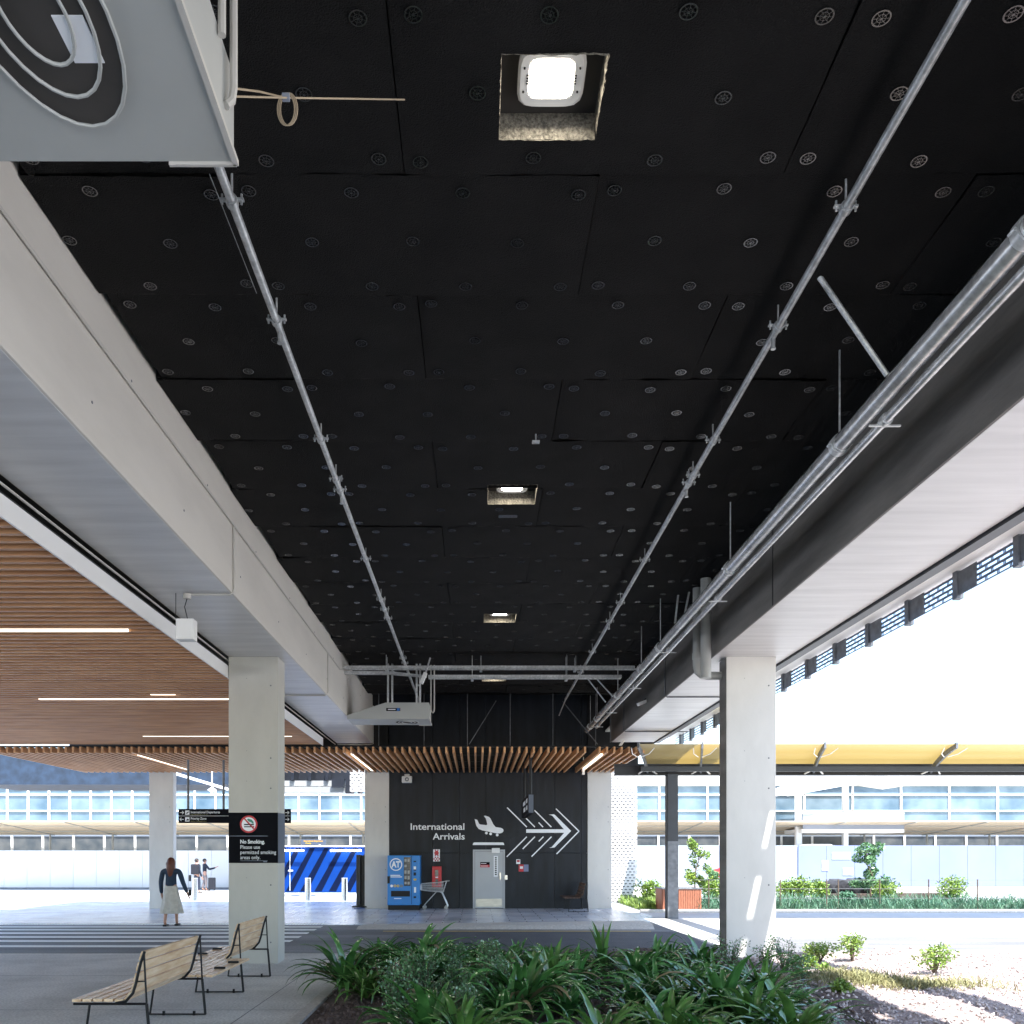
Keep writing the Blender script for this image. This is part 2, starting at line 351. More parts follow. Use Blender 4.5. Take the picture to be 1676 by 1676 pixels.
M['palesoil'] = mat('pale_dry_scoria', (.22, .17, .155), .95, col2=(.46, .38, .35), vscale=30, bump=1, bscale=70)
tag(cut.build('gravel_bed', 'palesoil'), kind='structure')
mb = MB(); mb.bbox(-2.0, -1.86, 2.5, 15.9, -.01, .035, .008); mb.bbox(-2.0, 16, 15.82, 15.92, -.01, .03, .008); tag(mb.build('bed_kerb', 'kerb'), kind='structure')
def chips(n, x0, x1, y0, y1, r0, r1, seed):
    g = random.Random(seed); mb = MB()
    for _ in range(n):
        x = g.uniform(x0, x1); y = y0+(y1-y0)*g.random()**1.2; z = bedz(x, y)+.01; r = g.uniform(r0, r1)
        ax = [Vector((g.gauss(0,1), g.gauss(0,1), g.gauss(0,1))).normalized() for _ in range(2)]
        c = ax[0].cross(ax[1]).normalized(); b = c.cross(ax[0]); p = Vector((x, y, z))
        a0, b0, c0 = ax[0]*r*g.uniform(.8,1.5), b*r*g.uniform(.6,1), c*r*g.uniform(.4,.9)
        mb.add([p+a0, p-a0, p+b0, p-b0, p+c0, p-c0], [(0,2,4),(2,1,4),(1,3,4),(3,0,4),(2,0,5),(1,2,5),(3,1,5),(0,3,5)])
    return mb
tag(chips(9000, -1.8, 4.2, 6.5, 15.6, .012, .032, 1).build('bark_mulch', 'chip'), 'dark brown bark and scoria chips covering the shaded garden bed', 'mulch', kind='stuff')
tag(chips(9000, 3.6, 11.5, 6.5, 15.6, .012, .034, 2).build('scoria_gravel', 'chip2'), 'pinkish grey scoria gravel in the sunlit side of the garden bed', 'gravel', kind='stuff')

# ================================================================== SETTING: roof, ceiling, walls
HC = 4.53; ZC = EYE+HC
mb = MB(); mb.box(-16, 5.15, -14, 25.75, ZC+.17, ZC+.5); tag(mb.build('roof_slab', 'slab'), kind='structure')
mb = MB(); mb.box(-13.6, 5.6, 25.8, 30.2, EYE+5.4, EYE+5.7); mb.box(-13.6, 5.4, 25.56, 25.8, ZC+.17, EYE+5.4); tag(mb.build('high_roof_slab', 'void'), kind='structure')
# unseen sheets added to mask the sun; slots throw slivers on the columns
slots = [(5.60,5.71,11.73,12.02),(5.60,5.71,12.16,12.50),(5.59,5.69,12.70,13.0),(5.62,5.70,9.2,9.5),(5.62,5.70,6.6,7.0)]
def sheet_with_holes(x0, x1, y0, y1, z0, z1, holes):
    mb = MB(); xs = sorted({x0, x1}|{h[i] for h in holes for i in (0,1)}); ys = sorted({y0, y1}|{h[i] for h in holes for i in (2,3)})
    for i in range(len(xs)-1):
        for j in range(len(ys)-1):
            cx, cy = (xs[i]+xs[i+1])/2, (ys[j]+ys[j+1])/2
            if any(h[0] < cx < h[1] and h[2] < cy < h[3] for h in holes): continue
            mb.box(xs[i], xs[i+1], ys[j], ys[j+1], z0, z1)
    return mb
tag(sheet_with_holes(5.31, 6.0, -6, 25.7, 5.9, 5.96, slots).build('sun_slot_sheet', 'white'), kind='structure')
tag(sheet_with_holes(4.3, 5.9, 25.72, 30.2, 5.9, 5.96, [(5.2,5.29,27.5,27.75),(5.2,5.28,27.05,27.3)]).build('sun_slot_sheet', 'white'), kind='structure')

# ceiling panels
LH = [(.14, .75, 4.98+5.79*k, 5.57+5.79*k) for k in range(4)]
ceil = thing('ceiling', None, None, (0, 0, ZC), kind='structure')
def discmesh():
    mb = MB()
    def ring(r0, r1, n=20, z=-.006):
        vs = []
        for r in (r0, r1):
            for j in range(n):
                a = 2*math.pi*j/n; vs.append((r*math.cos(a), r*math.sin(a), z))
        for r in (r0, r1):
            for j in range(n):
                a = 2*math.pi*j/n; vs.append((r*math.cos(a), r*math.sin(a), z+.005))
        mb.add(vs, [(j,(j+1)%n,n+(j+1)%n,n+j) for j in range(n)]+[(n+j,n+(j+1)%n,3*n+(j+1)%n,3*n+j) for j in range(n)]+[(j,(j+1)%n,2*n+(j+1)%n,2*n+j) for j in range(n)])
    ring(.0425, .051); ring(.022, .0255, 14); ring(.001, .008, 8, -.009)
    for k in range(8):
        a = k*math.pi/4; mb.beam((.006*math.cos(a), .006*math.sin(a), -.004), (.043*math.cos(a), .043*math.sin(a), -.004), .0032, .004)
    return mb
dsrc = discmesh()
dme = None; ndisc = 0; rest = MB()
panels = []
for k in range(-7, 16):
    y0 = 5.86+1.258*(k-1); y1 = min(y0+1.258, 25.7)
    off = (-.48 if (k-1) % 2 else .82)
    if k == 0 or k % 2 == 0: off = -.48
    else: off = .82
    for m_ in range(-3, 3):
        x0 = off+2.52*m_; x1 = x0+2.52
        x0c, x1c = max(x0, -3.055), min(x1, 3.905)
        if x1c-x0c < .15: continue
        panels.append((x0, x0c, x1c, y0, y1, k))
for (x0r, x0, x1, y0, y1, k) in panels:
    g = .0035; ax0, ax1, ay0, ay1 = x0+g, x1-g, y0+g, y1-g
    xs = [ax0+(ax1-ax0)*i/44 for i in range(45)]; ys = [ay0+(ay1-ay0)*i/8 for i in range(9)]
    hs = [h for h in LH if h[0] < ax1 and h[1] > ax0 and h[2] < ay1 and h[3] > ay0]
    for h in hs:
        xs = sorted([x for x in xs if min(abs(x-h[0]), abs(x-h[1])) > .02]+[c for c in h[:2] if ax0 < c < ax1])
        ys = sorted([y for y in ys if min(abs(y-h[2]), abs(y-h[3])) > .04]+[c for c in h[2:] if ay0 < c < ay1])
    tilt = (rnd.uniform(-.016, .016), rnd.uniform(-.018, .018)); ph = rnd.uniform(0, 6); dz = rnd.uniform(-.010, .006)
    rid = rnd.uniform(.5, 1.3)
    def cz(x, y):
        u = (x-ax0)/(ax1-ax0); v = (y-ay0)/(ay1-ay0)
        e = min(u, 1-u, v, 1-v)
        s = dz+tilt[0]*(u-.5)+tilt[1]*(v-.5)+.003*rid*math.sin(9*u*rid+ph)+.002*math.sin(23*u+4*v+ph)
        s += .005*max(0, 1-e/.05)
        s += .0035*rid*math.sin(31*u+3*math.sin(5*v+ph)+ph*2)*(.5+.5*math.sin(5*u+ph))
        return s
    mb = MB(); idx = {}
    for j, y in enumerate(ys):
        for i, x in enumerate(xs):
            idx[i, j] = len(mb.v); mb.v.append((x, y, ZC+cz(x, y)+rnd.uniform(-.0012, .0012)+(rnd.uniform(-.004,.004) if j in (0, len(ys)-1) else 0)))
    for j in range(len(ys)-1):
        for i in range(len(xs)-1):
            cx, cy = (xs[i]+xs[i+1])/2, (ys[j]+ys[j+1])/2
            if any(h[0] < cx < h[1] and h[2] < cy < h[3] for h in LH): continue
            mb.f.append((idx[i,j], idx[i,j+1], idx[i+1,j+1], idx[i+1,j]))
    # side skirts
    for (a, b) in (((ax0,ay0),(ax1,ay0)),((ax1,ay0),(ax1,ay1)),((ax1,ay1),(ax0,ay1)),((ax0,ay1),(ax0,ay0))):
        mb.quad((*a, ZC+.012), (*b, ZC+.012), (*b, ZC+.10), (*a, ZC+.10))
    pan = mb.build('insulation_panel', 'ceil', ceil, smooth=False)
    for p in pan.data.polygons: p.use_smooth = True
    for (ox, oy) in [(a, b) for b in (.14, 1.12) for a in (.13, .87, 1.62, 2.38)]+[(a, .63) for a in (.47, 1.22, 1.97)]:
        x, y = x0r+ox+rnd.uniform(-.03, .03), y0+oy+rnd.uniform(-.02, .02)
        if not (x0+.06 < x < x1-.06) or y > y1-.05: continue
        if any(h[0]-.06 < x < h[1]+.06 and h[2]-.06 < y < h[3]+.06 for h in LH): continue
        z = ZC+cz(x, y)-.001
        if y > 4.4 and ndisc < 100:
            tlt = (rnd.uniform(-.03,.03), rnd.uniform(-.03,.03), rnd.uniform(0, 3))
            if dme is None:
                o = dsrc.build('fixing_disc', 'disc', pan, world=False); dme = o.data
            else:
                o = bpy.data.objects.new('fixing_disc', dme); COL.objects.link(o); o.parent = pan
            o.location = Vector((x, y, z-ZC)); o.rotation_euler = tlt; ndisc += 1
        elif y > 4.4:
            rest.add([(v[0]+x, v[1]+y, v[2]+z) for v in dsrc.v], dsrc.f)
o = rest.build('fixing_discs', 'disc', ceil); o['kind'] = 'stuff'
for h in LH:
    mb = MB(); z0, z1 = ZC-.004, ZC+.166
    n = 26
    def edge(a, b):
        pts = []
        for i in range(n+1):
            t = i/n; pts.append((a[0]+(b[0]-a[0])*t, a[1]+(b[1]-a[1])*t))
        nrm = Vector((b[1]-a[1], -(b[0]-a[0]), 0)).normalized()
        lo = [Vector((p[0], p[1], z0+rnd.uniform(-.004, .002)))+nrm*rnd.uniform(-.003, .006) for p in pts]
        md = [Vector((p[0], p[1], (z0+z1)/2))+nrm*rnd.uniform(-.008, .006) for p in pts]
        hi = [Vector((p[0], p[1], z1)) for p in pts]
        k = len(mb.v)
        for r_ in (lo, md, hi): mb.v.extend([tuple(v) for v in r_])
        m_ = n+1
        for r_ in range(2):
            for i in range(n): mb.f.append((k+r_*m_+i, k+r_*m_+i+1, k+(r_+1)*m_+i+1, k+(r_+1)*m_+i))
    c = [(h[0],h[2]),(h[1],h[2]),(h[1],h[3]),(h[0],h[3])]
    for i in range(4): edge(c[i], c[(i+1)%4])
    mb.build('light_recess', 'insul_edge', ceil)
# recessed lights
def ceiling_light(k, label):
    cx, cy = .445, 5.235+5.79*k; zt = ZC+.166
    t = thing('ceiling_light', label, 'ceiling light', (cx, cy, zt), 'square lights set in the black ceiling')
    mb = MB(); rings = [(.197, zt-.055, 5), (.20, zt-.075, 5), (.185, zt-.088, 5), (.135, zt-.080, 6)]
    def sup(r, z, n=32, e=6):
        out = []
        for j in range(n):
            a = 2*math.pi*j/n+math.pi/n; ca, sa = math.cos(a), math.sin(a)
            q = (abs(ca)**e+abs(sa)**e)**(-1/e); out.append((cx+r*q*ca, cy+r*q*sa, z))
        return out
    n = 32
    for r, z, e in [(.15, zt-.001, 4), (.197, zt-.04, 4)]+rings: mb.v += sup(r, z, n, e)
    for q in range(5):
        for j in range(n): mb.f.append((q*n+j, q*n+(j+1)%n, (q+1)*n+(j+1)%n, (q+1)*n+j))
    b = mb.build('housing', 'lamp_body', t, smooth=True)
    mb = MB(); mb.add(sup(.128, zt-.082, n, 8), [tuple(range(n))]); mb.build('diffuser', 'led', t)
    mb = MB()
    for sx in (-1, 1):
        for sy in (-.08, .08): mb.tube([(cx+sx*.163, cy+sy, zt-.092), (cx+sx*.163, cy+sy, zt-.084)], .006, 8)
    each(mb, 'screw', 'black', t)
    mb = MB()
    for sx in (-1, 1):
        for q in range(4): mb.box(cx+sx*.143-.006, cx+sx*.143+.006, cy-.03+q*.018, cy-.024+q*.018, zt-.087, zt-.082)
    each(mb, 'vent', 'black', t)
    return t
for k, l in enumerate(('brightest and nearest square light in its fibrous ceiling recess', 'second square light down the black ceiling, above the middle of the drive',
                       'third square light down the ceiling, small and low over the cable trays', 'farthest square light, seen just behind the cable trays')):
    ceiling_light(k, l)

# beams
mb = MB(); mb.bbox(-4.11, -3.06, -14, 25.9, EYE+3.28, ZC+.165, .012)
lb = mb.build('concrete_beam', 'conc'); tag(lb, 'long pale grey concrete beam on the left with a thin conduit along its face', 'beam')
mb = MB(); mb.box(-4.09, -3.085, -14, 25.88, EYE+3.277, EYE+3.283); mb.build('soffit', 'conc_soffit', lb)
mb = MB()
for i in range(9):
    for q in range(2): mb.tube([(-3.062, 7+i*2.2+q*.8, EYE+3.6+q*.6), (-3.056, 7+i*2.2+q*.8, EYE+3.6+q*.6)], .012, 8)
each(mb, 'bolt_hole', 'greysteel', lb)
mb = MB(); mb.bbox(3.91, 5.17, -14, 25.6, EYE+3.28, ZC+.165, .012)
rb = mb.build('concrete_beam', 'dark_beam'); tag(rb, 'long dark painted beam on the right with a pale underside', 'beam')
mb = MB(); mb.box(3.93, 5.15, -14, 25.58, EYE+3.276, EYE+3.284); mb.build('soffit', 'conc_soffit', rb)
mb = MB()
for y in (18.2, 23.3, 11.6): mb.box(3.904, 3.911, y, y+.02, EYE+3.29, ZC)
each(mb, 'joint', 'black', rb)
mb = MB()
mb.box(5.17, 5.31, -6, 25.6, EYE+3.24, EYE+3.36); mb.box(5.25, 5.31, -6, 25.6, EYE+3.36, 5.9); tag(mb.build('roof_gutter', 'steel'), 'dark steel gutter channel along the outer edge of the right beam', 'gutter')
# facade screen strip outside
t = thing('facade_screen', 'blue grey perforated metal screen strip high outside the right beam', 'facade screen', (7, 10, EYE+3.77))
mb = MB(); mb.box(7.0, 7.02, -4, 31, EYE+3.77, EYE+4.09); mb.build('perforated_sheet', 'screen_r', t)
mb = MB()
y = -3.2
while y < 31:
    mb.box(6.96, 7.06, y, y+.12, EYE+3.72, EYE+4.12); mb.box(6.985, 6.999, y-.45, y, EYE+3.76, EYE+4.10); y += 1.45
each(mb, 'bracket', 'greysteel', t, 2)
mb = MB(); mb.box(6.66, 7.08, -4, 31, EYE+4.12, EYE+4.18); mb.build('ledge', 'white', t)

# columns
def column(x0, x1, y0, d, top, label, m='conc_col'):
    t = MB(); t.bbox(x0, x1, y0, y0+d, -.01, top, .012); o = t.build('concrete_column', m); tag(o, label, 'column')
    h = MB()
    for z in (.35, 1.3, 2.9, 3.4, 4.6):
        if z < top-.1: h.tube([(x1-.12, y0-.002, z), (x1-.12, y0+.01, z)], .014, 8); h.tube([(x0+.3, y0-.002, z+.12), (x0+.3, y0+.01, z+.12)], .006, 6)
    each(h, 'tie_hole', 'greysteel', o)
    return o
cl = column(-4.105, -3.286, 14.56, .51, EYE+3.28, 'grey concrete column carrying the no smoking sign beside the bench', 'conc_green')
cr = column(4.135, 4.955, 14.56, .41, EYE+3.28, 'pale concrete column with slivers of sunlight at the right of the garden')
c3 = column(-3.74, -2.93, 29.42, .8, EYE+3.0, 'pale column at the left end of the black wall beside the blue machine')
c4 = column(3.715, 4.52, 29.42, .8, EYE+3.0, 'pale column at the right end of the black wall by the far bench')
column(-10.96, -10.15, 29.45, .30, EYE+2.9, 'distant pale column at the far left of the plaza')
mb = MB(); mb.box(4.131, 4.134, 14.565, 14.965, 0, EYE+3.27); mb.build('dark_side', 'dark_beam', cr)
mb = MB(); mb.box(-4.10, -3.29, 14.6, 14.9, 0, .01)

# back wall
WY = 29.45
bw = thing('black_wall', 'black painted concrete wall with white arrivals lettering', 'wall', (.4, WY, 0))
xs = [-2.93, -1.47, -.57, .31, 2.62, 3.5, 3.715]
mb = MB()
for i in range(len(xs)-1):
    for z0, z1 in ((0, 1.86), (1.86, EYE+5.39)):
        mb.bbox(xs[i]+.004, xs[i+1]-.004, WY+rnd.uniform(0, .003), WY+.25, z0+.004, z1-.004, .006)
each(mb, 'wall_panel', 'wall', bw)
mb = MB(); mb.box(-2.92, 3.70, WY+.252, WY+.30, 0, EYE+5.75); mb.build('backing', 'void', bw)
mb = MB(); mb.box(-13.6, 5.4, 30.22, 30.3, EYE+2.95, EYE+5.8); mb.box(-13.6, -2.95, 29.38, 29.41, EYE+2.92, EYE+5.39); mb.box(3.72, 5.4, 29.38, 29.41, EYE+2.92, EYE+5.39); mb.box(5.4, 5.45, 25.9, 30.3, EYE+3.4, EYE+5.8);  tag(mb.build('upper_wall', 'void'), 'black upper wall above the timber slats', 'wall')
WL = WY-.006
def c3p(x, y): return P(620+x/6.983, 1300+y/6.983, WL)
def c4p(x, y): return P(820+x/6.983, 1300+y/6.983, WL)
b = P(761, 1358, WL); textmesh('International', .31, b, 'RIGHT', 1.80, bold=.004).build('lettering', 'whiteletter', bw)
b = P(761, 1374, WL); textmesh('Arrivals', .31, b, 'RIGHT', 1.07, bold=.004).build('lettering', 'whiteletter', bw)
mb = MB(); N = (0,-1,0)
mb.poly([c3p(*q) for q in ((1095,283),(1125,292),(1145,335),(1160,345),(1228,352),(1240,345),(1232,310),(1222,275),(1200,248),(1215,244),(1258,258),(1275,275),(1310,345),(1335,375),(1400,385),(1422,400),(1426,420),(1410,440),(1385,447),(1350,447),(1180,412),(1140,395),(1115,360),(1105,325))], N, .002)
for x, y in ((1230,443),(1278,452),(1353,465)):
    q = c3p(x, y); dd = disc(q.x, q.z, 16/6.983/48.9, WL, 16); mb.add(dd.v, dd.f)
mb.poly([c3p(*q) for q in ((1073,580),(1080,556),(1092,550),(1415,550),(1428,556),(1434,580))], N, .002)
mb.build('aircraft_pictogram', 'whiteletter', bw)
mb = MB()
mb.poly([c4p(*q) for q in ((288,400),(718,400),(590,250),(575,240),(545,232),(603,228),(622,240),(802,420),(612,608),(550,613),(580,602),(722,440),(288,440))], N, .002)
def ln(*pts):
    for a, b in zip(pts[:-1], pts[1:]):
        d = Vector((b[0]-a[0], b[1]-a[1])).normalized(); n_ = Vector((-d.y, d.x))*6.5
        mb.poly([c4p(a[0]+n_.x, a[1]+n_.y), c4p(b[0]+n_.x, b[1]+n_.y), c4p(b[0]-n_.x, b[1]-n_.y), c4p(a[0]-n_.x, a[1]-n_.y)], N, .002)
for q in (((70,152),(295,375)),((283,270),(387,375)),((430,322),(480,375)),((383,183),(575,375)),((295,485),(65,715)),((388,485),(248,625)),((485,485),(432,538)),((577,485),(350,712))): ln(*q)
ln((628,165),(893,424)); ln((893,420),(635,683))
mb.build('arrow_pictogram', 'whiteletter', bw)
# door
t = thing('service_door', 'pale grey service door with steel kick plate in the black wall', 'door', P(800, 1487, WY))
mb = MB()
mb.box(*slabpx(774, 1390.5, 777, 1487, WY-.03, .029)); mb.box(*slabpx(823.5, 1390.5, 826.5, 1487, WY-.03, .029)); mb.box(*slabpx(777, 1390.5, 823.5, 1393, WY-.03, .029)); mb.build('frame', 'doorp', t)
mb = MB(); mb.bbox(*slabpx(777.4, 1393.4, 823.2, 1486.2, WY-.018, .016), .003); lf = mb.build('leaf', 'doorp', t)
mb = MB(); mb.box(*slabpx(779, 1471, 821.5, 1484, WY-.021, .002)); mb.build('kick_plate', 'kick', t)
mb = MB(); mb.bbox(*slabpx(805, 1388, 818, 1396, WY-.09, .06), .01); mb.build('door_closer', 'white', t)
mb = MB(); mb.bbox(*slabpx(817.5, 1428, 820, 1440, WY-.05, .03), .004); mb.build('handle', 'chrome', t)
mb = MB(); mb.box(*slabpx(786, 1411, 801.5, 1415.5, WY-.022, .003)); s_ = mb.build('door_sign', 'signblack', t)
mb = MB(); mb.box(*slabpx(786, 1415.5, 801.5, 1419.5, WY-.022, .003)); mb.build('warning_strip', 'redsign', s_)
mb = MB(); mb.box(*slabpx(787, 1413, 796, 1413.8, WY-.024, .001)); mb.box(*slabpx(787, 1417, 799, 1417.8, WY-.024, .001)); mb.build('lettering', 'whiteletter', s_)
mb = MB(); mb.box(*slabpx(808, 1401, 815, 1435, WY-.022, .003)); s_ = mb.build('notice', 'whiteletter', t)
mb = MB()
for i in range(9): mb.box(*slabpx(810, 1403+i*3.4, 813, 1405+i*3.4, WY-.024, .001))
mb.build('notice_print', 'signblack', s_)
mb = MB(); mb.bbox(*slabpx(825.7, 1432, 830.5, 1440, WY-.05, .045), .01); tag(mb.build('exit_button', 'chrome'), 'small metal exit button on the wall right of the door', 'button')
# fire signs
t = thing('fire_alarm_sign', 'red and white hatched fire sign above the red cabinet', 'sign', P(714, 1410, WY))
mb = MB(); mb.box(*slabpx(709, 1390, 720, 1410, WY-.012, .01)); mb.build('panel', 'whiteletter', t)
mb = MB()
for i in range(5):
    for j in range(3):
        if (i+j) % 2: mb.box(*slabpx(709.4+i*2.1, 1402+j*2.6, 711.4+i*2.1, 1404.4+j*2.6, WY-.015, .002))
        if (i+j) % 2 and j != 1: mb.box(*slabpx(709.4+i*2.1, 1390.5+j*4.2, 711.4+i*2.1, 1392.6+j*4.2, WY-.015, .002))
q = P(714.5, 1396, WY); dd = disc(q.x, q.z, .075, WY-.016, 18); mb.add(dd.v, dd.f)
mb.build('hatching', 'redsign', t)
t = thing('fire_cabinet', 'red fire extinguisher cabinet hung on the black wall behind the trolley', 'cabinet', P(714.5, 1452, WY))
mb = MB(); mb.bbox(*slabpx(707, 1418, 722.5, 1452, WY-.22, .21), .02); mb.build('body', 'red', t)
mb = MB(); mb.box(*slabpx(712, 1424, 717.5, 1434, WY-.226, .004)); mb.box(*slabpx(712.5, 1439, 717, 1448, WY-.226, .004)); each(mb, 'window', 'glassdark', t)
mb = MB(); mb.box(*slabpx(712.5, 1435, 717, 1437, WY-.226, .004)); mb.build('label_plate', 'whiteletter', t)
t = thing('fire_notice', 'small red and lilac notice pair right of the service door', 'notice', P(857, 1426, WY))
mb = MB(); mb.box(*slabpx(849, 1415, 857, 1426.5, WY-.012, .01)); mb.build('red_panel', 'redsign', t)
mb = MB(); mb.box(*slabpx(857.2, 1415, 865, 1426.5, WY-.012, .01)); mb.build('lilac_panel', 'lilac', t)
mb = MB(); mb.box(*slabpx(851, 1418, 856, 1422, WY-.015, .002)); mb.build('print', 'whiteletter', t)
t = thing('fire_call_point', 'small pink and white square notice above the notice pair', 'notice', P(848, 1414, WY))
mb = MB(); mb.box(*slabpx(845, 1406.5, 851.5, 1414, WY-.012, .01)); mb.build('panel', 'whiteletter', t)
mb = MB(); mb.box(*slabpx(846, 1407.5, 850.5, 1411, WY-.015, .002)); mb.build('print', 'redsign', t)
# floodlight high on wall left
t = thing('wall_speaker', 'white horn speaker high on the black wall by the left column', 'speaker', P(665, 1281, WY))
mb = MB(); mb.bbox(*slabpx(657.5, 1270, 674, 1281, WY-.28, .22), .03); mb.build('housing', 'lamp_body', t)
q = P(666, 1275.5, WY-.285); dd = disc(q.x, q.z, .07, WY-.284, 18, .03); dd.build('horn', 'greysteel', t)
mb = MB(); mb.box(*slabpx(662, 1267, 670, 1270, WY-.1, .09)); mb.build('bracket', 'lamp_body', t)

# ================================================================== timber ceilings
t = thing('slatted_ceiling', 'lengthwise cedar slat ceiling over the far drive and the plaza', 'slatted ceiling', (0, 26, EYE+2.74))
mb = MB(); x = -13.0
while x < 4.5:
    if not (3.02 < x < 3.2): mb.box(x-.026, x+.026, 23.62, 29.36, EYE+2.74, EYE+2.90)
    x += .1965
mb.build('slats', 'timber', t)
mb = MB()
for y in (23.8, 25.6, 27.4, 29.2): mb.box(-13, 4.45, y, y+.05, EYE+2.904, EYE+2.95)
mb.build('battens', 'black', t)
for xx, y0, y1 in ((-3.40, 24.0, 28.7), (3.44, 24.2, 28.4), (-9.3, 24.2, 28.4)):
    mb = MB(); mb.box(xx-.03, xx+.03, y0, y1, EYE+2.735, EYE+2.78); mb.build('light_strip', 'strip', t)
t = thing('cross_slat_ceiling', 'crosswise dark cedar slat ceiling left of the pale beam', 'slatted ceiling', (-8, 14, EYE+2.95))
mb = MB(); y = 2.2
while y < 23.5:
    mb.box(-15.8, -4.14, y-.03, y+.03, EYE+2.95, EYE+3.11); y += .197
mb.build('slats', 'timber_dark', t)
mb = MB(); mb.box(-15.9, -4.13, -13, 23.55, EYE+3.13, EYE+3.16); mb.build('backing', 'void', t)
mb = MB(); mb.box(-4.135, -4.115, 1, 23.6, EYE+2.93, EYE+3.13); mb.build('edge_trim', 'white', t)
for yy, x0, x1 in ((16.7, -8.3, -4.4), (21.9, -8.3, -4.6), (11.6, -8.3, -4.6), (16.2, -6.0, -5.55)):
    mb = MB(); mb.box(x0, x1, yy-.025, yy+.025, EYE+2.945, EYE+2.99); mb.build('light_strip', 'strip', t)

# rods in the dark void
def rod(name, label, cat, pts, r, m='galv', group=None, n=8):
    mb = MB(); mb.tube(pts, r, n); return tag(mb.build(name, m, smooth=True), label, cat, group)
for i, (px, y) in enumerate(((765, 25.0), (835, 25.0), (905, 25.0), (694, 25.0), (620, 25.2), (975, 25.2))):
    q = P(px, 1220, y); rod('hanger_rod', 'thin dark hanger rod above the edge of the timber slats', 'hanger rod', [(q.x, y, EYE+2.95), (q.x, y, EYE+5.4)], .011, 'greysteel', 'hanger rods above the slats')
rod('brace_strut', 'thin diagonal brace rising right from the slats in the dark void', 'brace', [P(768, 1218, 25.0), P(812, 1147, 25.6)], .013, 'greysteel')
rod('brace_strut', 'thin dark diagonal brace below the right galvanised pipe end', 'brace', [P(978, 1218, 25.0), P(921, 1148, 25.4)], .014, 'greysteel')

# ================================================================== pipes
def clampset(mb, x, y, z, r, up):
    mb.tube([(x, y-.025, z), (x, y+.025, z)], r+.012, 14)
    mb.beam((x-r-.05, y, z+r*.4), (x+r+.05, y, z+r*.4), .03, .012)
    for s in (-1, 1): mb.tube([(x+s*(r+.035), y, z-.02), (x+s*(r+.035), y, z+.05)], .008, 6)
    mb.tube([(x, y, z+r), (x, y, up)], .008, 6)
for X, ys, lab in ((-1.63, (5.86, 7.17, 9.22, 10.2, 10.5, 12.95, 15.0, 15.6, 16.2, 19.5, 20.0), 'thin galvanised sprinkler pipe along the left of the black ceiling'),
                   (2.485, (5.92, 7.25, 9.25, 10.1, 10.3, 13.0, 15.2, 16.4, 18.9, 21.0), 'thin galvanised sprinkler pipe along the right of the black ceiling')):
    t = thing('sprinkler_pipe', lab, 'pipe', (X, 14, EYE+4.35))
    mb = MB(); mb.tube([(X, 2.5, EYE+4.35), (X, 24.6, EYE+4.35)], .030, 16); mb.tube([(X, 24.4, EYE+4.35), (X, 26.5, EYE+4.2)], .018, 8)
    mb.build('tube', 'galv', t, smooth=True)
    for y in ys:
        mb = MB(); clampset(mb, X, y, EYE+4.35, .03, ZC+.03); mb.build('clamp', 'galv', t, smooth=True)
    for y in ys[1::3]:
        mb = MB(); mb.tube([(X, y+.12, EYE+4.32), (X, y+.12, EYE+4.25)], [.02, .016], 8); mb.tube([(X, y+.12, EYE+4.245), (X, y+.12, EYE+4.235)], .022, 10); mb.build('sprinkler_head', 'galv', t, smooth=True)
t = thing('main_pipe', 'thick galvanised water main slung beside the dark right beam', 'pipe', (3.26, 14, EYE+3.68))
mb = MB(); mb.tube([(3.26, 2.5, EYE+3.68), (3.26, 26.0, EYE+3.68)], .078, 24); mb.build('tube', 'galvbig', t, smooth=True)
for y in (5.2, 7.9, 11.3, 15.6, 17.4, 20.3, 23.8, 25.2):
    mb = MB(); mb.tube([(3.26, y-.04, EYE+3.68), (3.26, y+.04, EYE+3.68)], .090, 24); mb.tube([(3.26, y-.07, EYE+3.68), (3.26, y-.055, EYE+3.68)], .084, 24)
    mb.tube([(3.26, y, EYE+3.75), (3.26, y, ZC+.03)], .009, 6)
    for s in (-1, 1): mb.tube([(3.26+s*.095, y-.03, EYE+3.68), (3.26+s*.095, y+.03, EYE+3.68)], .012, 6)
    mb.build('coupling', 'galv', t, smooth=True)
t = thing('branch_pipe', 'slimmer galvanised pipe running just under the thick water main', 'pipe', (3.35, 14, EYE+3.56))
mb = MB(); mb.tube([(3.35, 2.5, EYE+3.56), (3.35, 24.6, EYE+3.56)], .038, 16); mb.build('tube', 'galvbig', t, smooth=True)
for y in (7.2, 12.2, 15.3, 18.6, 21.8, 24.2):
    mb = MB(); mb.tube([(3.35, y-.03, EYE+3.56), (3.35, y+.03, EYE+3.56)], .05, 16); mb.beam((3.22, y+.02, EYE+3.52), (3.48, y+.02, EYE+3.52), .02, .012); mb.build('coupling', 'galv', t, smooth=True)
rod('pipe_brace', 'grey steel brace from the ceiling to the thick pipe at the right edge', 'brace', [(2.69, 6.9, ZC), (3.22, 6.9, EYE+3.76)], .022, 'galv')
rod('pipe_brace', 'left of the two slanted grey struts above the thick pipe', 'brace', [P(1114, 938, 15.4), P(1105, 1020, 15.4)], .018, 'galv')
rod('pipe_brace', 'right of the two slanted grey struts above the thick pipe', 'brace', [P(1133, 942, 15.2), P(1121, 1005, 15.2)], .018, 'galv')
rod('pipe_brace', 'left of two thin diagonal braces behind the cable trays', 'brace', [P(959, 1107, 20.9), P(991, 1149, 20.6)], .016, 'galv')
rod('pipe_brace', 'right of two thin diagonal braces behind the cable trays', 'brace', [P(974, 1108, 20.9), P(1003, 1140, 20.6)], .016, 'galv')
